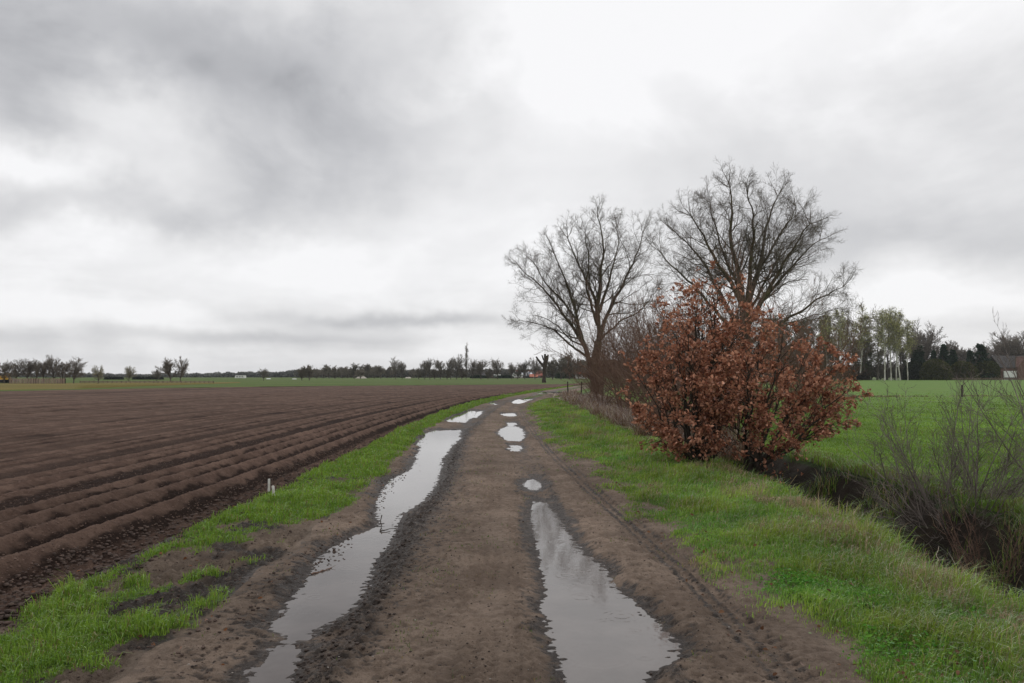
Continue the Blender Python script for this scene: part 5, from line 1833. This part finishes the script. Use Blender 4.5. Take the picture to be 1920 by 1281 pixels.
# yellow digger at the very left
p = AT(3, 719, 158)
dg = empty('digger', (p[0], 158, .08), 'yellow digger cut off by the left edge of the picture', 'digger')
m = MB(); m.box((0, 0, 1.0), (1.9, 1.2, .5)); m.box((.45, 0, 1.35), (.8, 1.1, .35)); m.build('body', M['yellow'], dg)
m = MB(); m.box((-.35, 0, 1.6), (.75, .9, .75)); m.build('cab', M['glass'], dg)
for sy in (-.6, .6):
    m = MB(); m.box((0, sy, .4), (2.2, .3, .6)); m.build('crawler_belt', M['rubber'], dg)
T = Tubes(); T.add(np.array([[[.5, 0, 1.3], [1.0, 0, 2.1], [1.5, 0, 1.7], [1.9, 0, .7]]]), np.array([[.1, .09, .08, .07]]), 6); T.build('boom', M['yellow'], dg)
m = MB(); m.box((1.95, 0, .45), (.45, .6, .4)); m.build('bucket', M['rubber'], dg)
p = AT(13, 719, 160)
ct = empty('container', (p[0], 160, .08), 'dark green container beside the yellow digger', 'container')
m = MB(); m.box((0, 0, .75), (.9, 1.5, 1.4)); m.build('box', M['green_metal'], ct)
m = MB()
for k_ in range(5):
    m.box((-.36 + .18 * k_, -.77, .75), (.05, .05, 1.3))
m.build('ribs', M['green_metal'], ct)


# fences
def paling_fence(name, label, x0, x1, by, Y0, h, nposts, mat, gap=0.0, solid=True):
    a, b = AT(x0, by, Y0)[0], AT(x1, by, Y0)[0]
    root = empty(name, ((a + b) / 2, Y0, .08), label, 'fence')
    L_ = b - a
    for i_ in range(nposts):
        q = MB(); q.box((-L_ / 2 + L_ * i_ / (nposts - 1), .1, h / 2), (.12, .12, h + .1)); q.build('post', M['postwood'], root)
    q = MB()
    if solid:
        nb = int(L_ / .45)
        for i_ in range(nb):
            q.box((-L_ / 2 + L_ * (i_ + .5) / nb, 0, h / 2 + .05), (.36, .04, h))
        q.build('palings', mat, root)
    else:
        for z_ in (.4, .85):
            q.box((0, 0, h * z_), (L_, .04, .12))
        q.build('rails', mat, root)
    return root


paling_fence('board_fence', 'long brownish board fence below the row of eight trees', 17, 122, 719, 152, .95, 22, M['wood'])
paling_fence('rail_fence', 'low dark rail fence running right from the board fence', 150, 400, 718, 165, .38, 30, M['wood'], solid=False)
paling_fence('rail_fence', 'low pale rail fence in front of the farmhouse beyond the meadow', 1785, 1925, 711.5, 268, .7, 14, M['wood'], solid=False)


# ---- pollard
def pollard():
    rng = np.random.default_rng(77)
    Y0 = G(1020, 718, 0.05)[1]
    org = np.array([AT(1020, 718, Y0)[0], Y0, 0.05])
    root = empty('pollard_tree', org, 'dark pollarded tree stump with cut limbs between field and track', 'tree')

    def P(px, py, d=0):
        return AT(px, py, Y0 + d) - org
    T = Tubes()
    def limb(pts, r, K=10, s=8):
        q, _ = resample([P(*a) for a in pts], K)
        q[1:-1] += rng.normal(0, .04, (K - 2, 3))
        rr = np.interp(np.linspace(0, 1, K), np.linspace(0, 1, len(r)), r)
        T.add(q[None], rr[None], s)
        return q
    limb([(1020, 720), (1020.5, 705), (1021, 690), (1021, 682)], [.50, .36, .38, .42], 12, 12)
    T.build('trunk', M['bark2'], root)
    for pts, r in [([(1020, 690), (1016, 683), (1011, 677), (1005, 669)], [.30, .26, .24, .15]),
                   ([(1021, 686), (1020, 678), (1018, 671), (1016, 666)], [.28, .2, .16, .12]),
                   ([(1021, 688), (1022, 676), (1022, 664)], [.34, .28, .22]),
                   ([(1022, 688), (1025, 677), (1028, 665.5)], [.34, .28, .17]),
                   ([(1020, 687), (1024, 680), (1023.5, 667)], [.3, .24, .18])]:
        T = Tubes()
        q = limb(pts, r)
        T.build('limb', M['bark2'], root)


pollard()


# ---- posts
def round_post(name, label, loc, h, r, mat, lean=(0, 0), cap=None, cat='post'):
    rng = np.random.default_rng(int(h * 1000) + int(loc[1] * 10))
    root = empty(name, loc, label, cat)
    T = Tubes()
    K = 6
    z = np.linspace(-.15, h, K)
    pts = np.stack([z * lean[0], z * lean[1], z], 1)
    rr = r * (1 + rng.normal(0, .03, K))
    pts = np.concatenate([pts, pts[-1:] + [[lean[0] * r * .5, lean[1] * r * .5, r * .45]], pts[-1:] + [[0, 0, r * .5]]])
    rr = np.concatenate([rr, [r * .7, 0.001]])
    T.add(pts[None], rr[None], 14)
    T.build('shaft', mat, root)
    if cap:
        T = Tubes()
        T.add(np.array([[[lean[0] * cap[0], lean[1] * cap[0], cap[0]], [lean[0] * cap[1], lean[1] * cap[1], cap[1]]]]), np.array([[r * 1.04, r * 1.04]]), 14)
        T.build('band', cap[2], root)
    return root


M['plastic'] = simple_mat('white_plastic', (0.60, 0.585, 0.55), (0.48, 0.46, 0.42), 14.0, 0.45, 0.15, 0.002)
pw = G(504, 931, 0.0)
round_post('marker_post', 'white marker post, the left one of two at the field edge', (pw[0], pw[1], 0.0), AT(504, 899, pw[1])[2], .016, M['plastic'], (0.0, 0.02), (.04, .07, M['roof_dark']))
pw = G(513, 942, 0.0)
round_post('marker_post', 'white marker post leaning left, the right one of two at the field edge', (pw[0] + .01, pw[1], 0.0), AT(511, 912, pw[1])[2], .017, M['plastic'], (-.10, 0.02), (.05, .08, M['roof_dark']))
pw = G(1804, 745, -0.05)
round_post('fence_post', 'dark wooden fence post standing alone in the meadow', (pw[0], pw[1], -0.05), AT(1804, 722.5, pw[1])[2] + .03, .075, M['postwood'], (0.01, 0))
pw = G(1065, 748, 0)
round_post('fence_post', 'thin wooden post beside the fallen branch near the bend of the track', (pw[0], pw[1], 0), AT(1064, 716, pw[1])[2], .045, M['postwood'], (-.02, 0))
pw = G(1090, 742, 0)
round_post('fence_post', 'short thin post at the foot of the leaning tree', (pw[0], pw[1], 0), AT(1090, 716, pw[1])[2], .05, M['postwood'], (.02, 0))


# ---- fallen branch, sticks, leaf litter, stones
def stick(name, label, pts, r, mat, side=0, seed=0, cat='stick'):
    rng = np.random.default_rng(seed)
    q, L_ = resample(pts, 9)
    q[1:-1] += rng.normal(0, L_ * .012, (7, 3))
    org = q[0].copy()
    root = empty(name, org, label, cat)
    q = q - org
    T = Tubes()
    T.add(q[None], (r * np.linspace(1, .45, 9))[None], 6)
    T.build('stem', mat, root)
    if side:
        T = Tubes()
        c = spawn(q[None], (r * np.linspace(1, .45, 9))[None], np.array([L_]), side, .3, .95, .4, .8, .35, .6, rng, .4, r * .3)
        p_, r_ = grow(c[0], c[1] * np.array([1, 1, .3]), c[2], c[3], 4, .1, 0, .4, rng)
        T.add(p_, r_, 4)
        T.build('side_twigs', mat, root)
    return root


def GP(px, py, z=0.0):
    return G(px, py, z)


M['palewood'] = simple_mat('bare_pale_wood', (0.30, 0.24, 0.18), (0.40, 0.33, 0.26), 6.0, 0.8, 0.3, 0.01)
stick('fallen_branch', 'pale fallen branch lying across the verge near the bend of the track', [GP(1032, 739, .1), GP(1045, 744, .3), GP(1054, 747, .25), GP(1064, 754, .1)], .05, M['palewood'], 3, 1, 'branch')
stick('bent_stick', 'dark bent stick poking out of the long left puddle', [GP(716, 966, .07), GP(713, 974, .03), GP(716, 984, -.02), GP(714, 996, -.04)], .006, M['bark2'], 2, 2)
stick('short_stick', 'short dark stick lying in the long left puddle beside the bent one', [GP(712, 996, -.03), GP(722, 994, -.02), GP(732, 991, -.02)], .007, M['bark2'], 0, 3)
stick('floating_stick', 'reddish brown stick floating in the middle of the long left puddle', [GP(584, 1077, -.032), GP(603, 1071, -.03), GP(622, 1064, -.03)], .008, M['redtwig'], 1, 4)
stick('dead_stalk', 'dead pale stalk standing on the rim of the ditch', [GP(1756, 1075, 0), GP(1757, 1050, .05), GP(1760, 1025, .1)], .004, M['palewood'], 1, 5, 'stalk')

rng = np.random.default_rng(91)


def litter(name, label, cat, n, area, size, cols, zf):
    X = rng.uniform(area[0], area[1], n)
    Y = scatter(rng, n, area[2], area[3], 1.4)
    keep = (X > -0.66 * Y - .2) & (X < .68 * Y + .2)
    X, Y = X[keep], Y[keep]
    Z = zf(X, Y)
    ok = Z > WZ + .01
    X, Y, Z = X[ok], Y[ok], Z[ok]
    n = len(X)
    P = np.stack([X, Y, Z + .008], 1)
    D = np.stack([rng.normal(0, 1, n), rng.normal(0, 1, n), rng.normal(.1, .2, n)], 1)
    t = rng.uniform(0, 1, n)[:, None]
    c = np.array(cols[0]) * (1 - t) + np.array(cols[1]) * t
    return tag(leaves_mesh(name, P, D, rng.uniform(.6, 1.2, n) * size, c, rng, None, M['leaf']), label, cat, kind='stuff')


litter('fallen_leaves', 'scattered dead orange brown leaves on the right verge', 'leaves', 230, (1.3, 3.8, 3.8, 20), .036, [(.12, .06, .035), (.22, .12, .07)], lambda x, y: verge_right_z(x, y)[0] + .03)
litter('fallen_leaves', 'scattered dead leaves on the left verge', 'leaves', 60, (-3.6, -1.6, 3.8, 16), .034, [(.16, .07, .035), (.30, .14, .07)], lambda x, y: verge_left_z(x, y)[0] + .01)
# low broad leaved weeds in the right verge
n = 5200
cx = np.array([2.95, 3.2, 2.7, 2.3, 3.1, 3.3, 2.2]); cy = np.array([4.9, 5.3, 5.6, 4.7, 6.6, 8.5, 6.2]); cs = np.array([.30, .22, .18, .15, .2, .25, .12])
i_ = rng.integers(0, 7, n)
X = cx[i_] + rng.normal(0, 1, n) * cs[i_]
Y = cy[i_] + rng.normal(0, 1, n) * cs[i_] * 1.4
k_ = X < D0c(Y)
X, Y = X[k_], Y[k_]
n = len(X)
P = np.stack([X, Y, verge_right_z(X, Y)[0] + rng.uniform(0.01, .06, n)], 1)
t = rng.uniform(0, 1, n)[:, None]
c = np.array((0.06, 0.20, 0.025)) * (1 - t) + np.array((0.16, 0.34, 0.05)) * t
tag(leaves_mesh('broad_leaved_weeds', P, rng.normal(0, 1, (n, 3)) * np.array([1, 1, .35]), rng.uniform(.012, .028, n), c, rng, None, M['leaf']),
    'low bright green broad leaved weeds among the right verge grass', 'weeds', kind='stuff')
# mud clods and pebbles on the track
M['clod2'] = simple_mat('earth_clod', (0.040, 0.027, 0.022), (0.105, 0.072, 0.058), 22.0, 0.9, 0.6, 0.005)


M['crumb'] = simple_mat('soil_crumb', (0.085, 0.054, 0.042), (0.165, 0.108, 0.084), 22.0, 0.9, 0.6, 0.005)


def clods(name, label, cat, n, size, mat, seed, f, side=0):
    rng = np.random.default_rng(seed)
    Y = scatter(rng, n, 3.8, 22, 1.5)
    X = f(rng, n, Y)
    if side == 2:
        Z = field_z(X, Y)[0]
        ok = X > -0.68 * Y
    elif side:
        Z = np.where(X > Ec(Y), verge_left_z(X, Y)[0], field_z(X, Y)[0])
        ok = rng.uniform(0, 1, n) > grass_left(X, Y) * .9
    else:
        Z, w_ = track_z(X, Y)
        ok = Z > WZ + .004
    X, Y, Z = X[ok], Y[ok], Z[ok]
    n = len(X)
    s = size * rng.uniform(.4, 1.5, n) ** 1.5
    base = np.array([[1, 0, 0], [-1, 0, 0], [0, 1, 0], [0, -1, 0], [0, 0, 1], [0, 0, -1], [.6, .6, .5], [-.6, .6, .4], [-.5, -.6, .5], [.6, -.6, .4]], float)[:6]
    tri = np.array([[4, 0, 2], [4, 2, 1], [4, 1, 3], [4, 3, 0], [5, 2, 0], [5, 1, 2], [5, 3, 1], [5, 0, 3]])
    V = base[None] * rng.uniform(.6, 1.3, (n, 6, 3)) * s[:, None, None] * np.array([1.2, 1.2, .7])
    a = rng.uniform(0, 6.28, n)
    c, s_ = np.cos(a)[:, None], np.sin(a)[:, None]
    V = np.stack([V[..., 0] * c - V[..., 1] * s_, V[..., 0] * s_ + V[..., 1] * c, V[..., 2]], -1)
    V += np.stack([X, Y, Z], 1)[:, None]
    Fq = (np.arange(n)[:, None, None] * 6 + tri[None]).reshape(-1, 3)
    o = mesh(name, V.reshape(-1, 3), Fq, mat, smooth=True)
    sub = o.modifiers.new('round', 'SUBSURF')
    sub.levels = sub.render_levels = 1
    return tag(o, label, cat, kind='stuff')


M['clod'] = simple_mat('wet_clod', (0.028, 0.019, 0.015), (0.055, 0.038, 0.030), 30.0, 0.7, 0.6, 0.005)
M['stone'] = simple_mat('pale_pebble', (0.24, 0.21, 0.18), (0.36, 0.33, 0.30), 30.0, 0.6, 0.3, 0.003)
clods('mud_clods', 'dark wet mud clods churned up beside the left rut', 'mud', 1700, .015, M['clod'], 92, lambda r_, n_, y_: np.interp(y_, PW['long left rut puddle'][0], smooth5(PW['long left rut puddle'][2])) + .17 + r_.normal(0, .09, n_))
clods('soil_crumbs', 'small brown soil crumbs on the nearest furrows of the ploughed field', 'earth', 14000, .013, M['crumb'], 97, lambda r_, n_, y_: Fc(y_) + .2 - r_.uniform(0, 1, n_) ** 1.3 * 4.5, 2)
clods('earth_crumbs', 'dark earth crumbs on the bare patches of the left verge', 'earth', 5000, .014, M['clod2'], 96, lambda r_, n_, y_: Ec(y_) + (Lc(y_) - Ec(y_)) * r_.uniform(-.1, 1.3, n_), 1)
clods('mud_clods', 'dark mud crumbs scattered over the track', 'mud', 4200, .009, M['clod'], 93, lambda r_, n_, y_: r_.uniform(-2.0, 1.6, n_))
clods('soil_clods', 'brown earth clods along the open strip beside the first furrow', 'earth', 7000, .026, M['clod2'], 95, lambda r_, n_, y_: Ec(y_) + r_.uniform(-.45, .35, n_), 1)
clods('pebbles', 'small pale pebbles scattered over the track', 'pebbles', 260, .007, M['stone'], 94, lambda r_, n_, y_: r_.uniform(-2.0, 1.5, n_))
hz = bpy.data.materials.new('haze')
hz.use_nodes = True
N = NT(hz.node_tree)
vol = N.node('ShaderNodeVolumePrincipled', {'Color': (0.86, 0.90, 0.96), 'Density': 0.00013, 'Anisotropy': 0.1})
N.node('ShaderNodeOutputMaterial').inputs['Volume']
N.l.new(vol.outputs[0], N.n['Material Output'].inputs['Volume'])
m = MB()
m.box((0, 0, 16), (2990, 2990, 44))
hb = m.build('haze', hz)
tag(hb, 'thin pale air between the camera and the far woods', 'haze', kind='stuff')
print('all', round(time.time() - T0, 1))
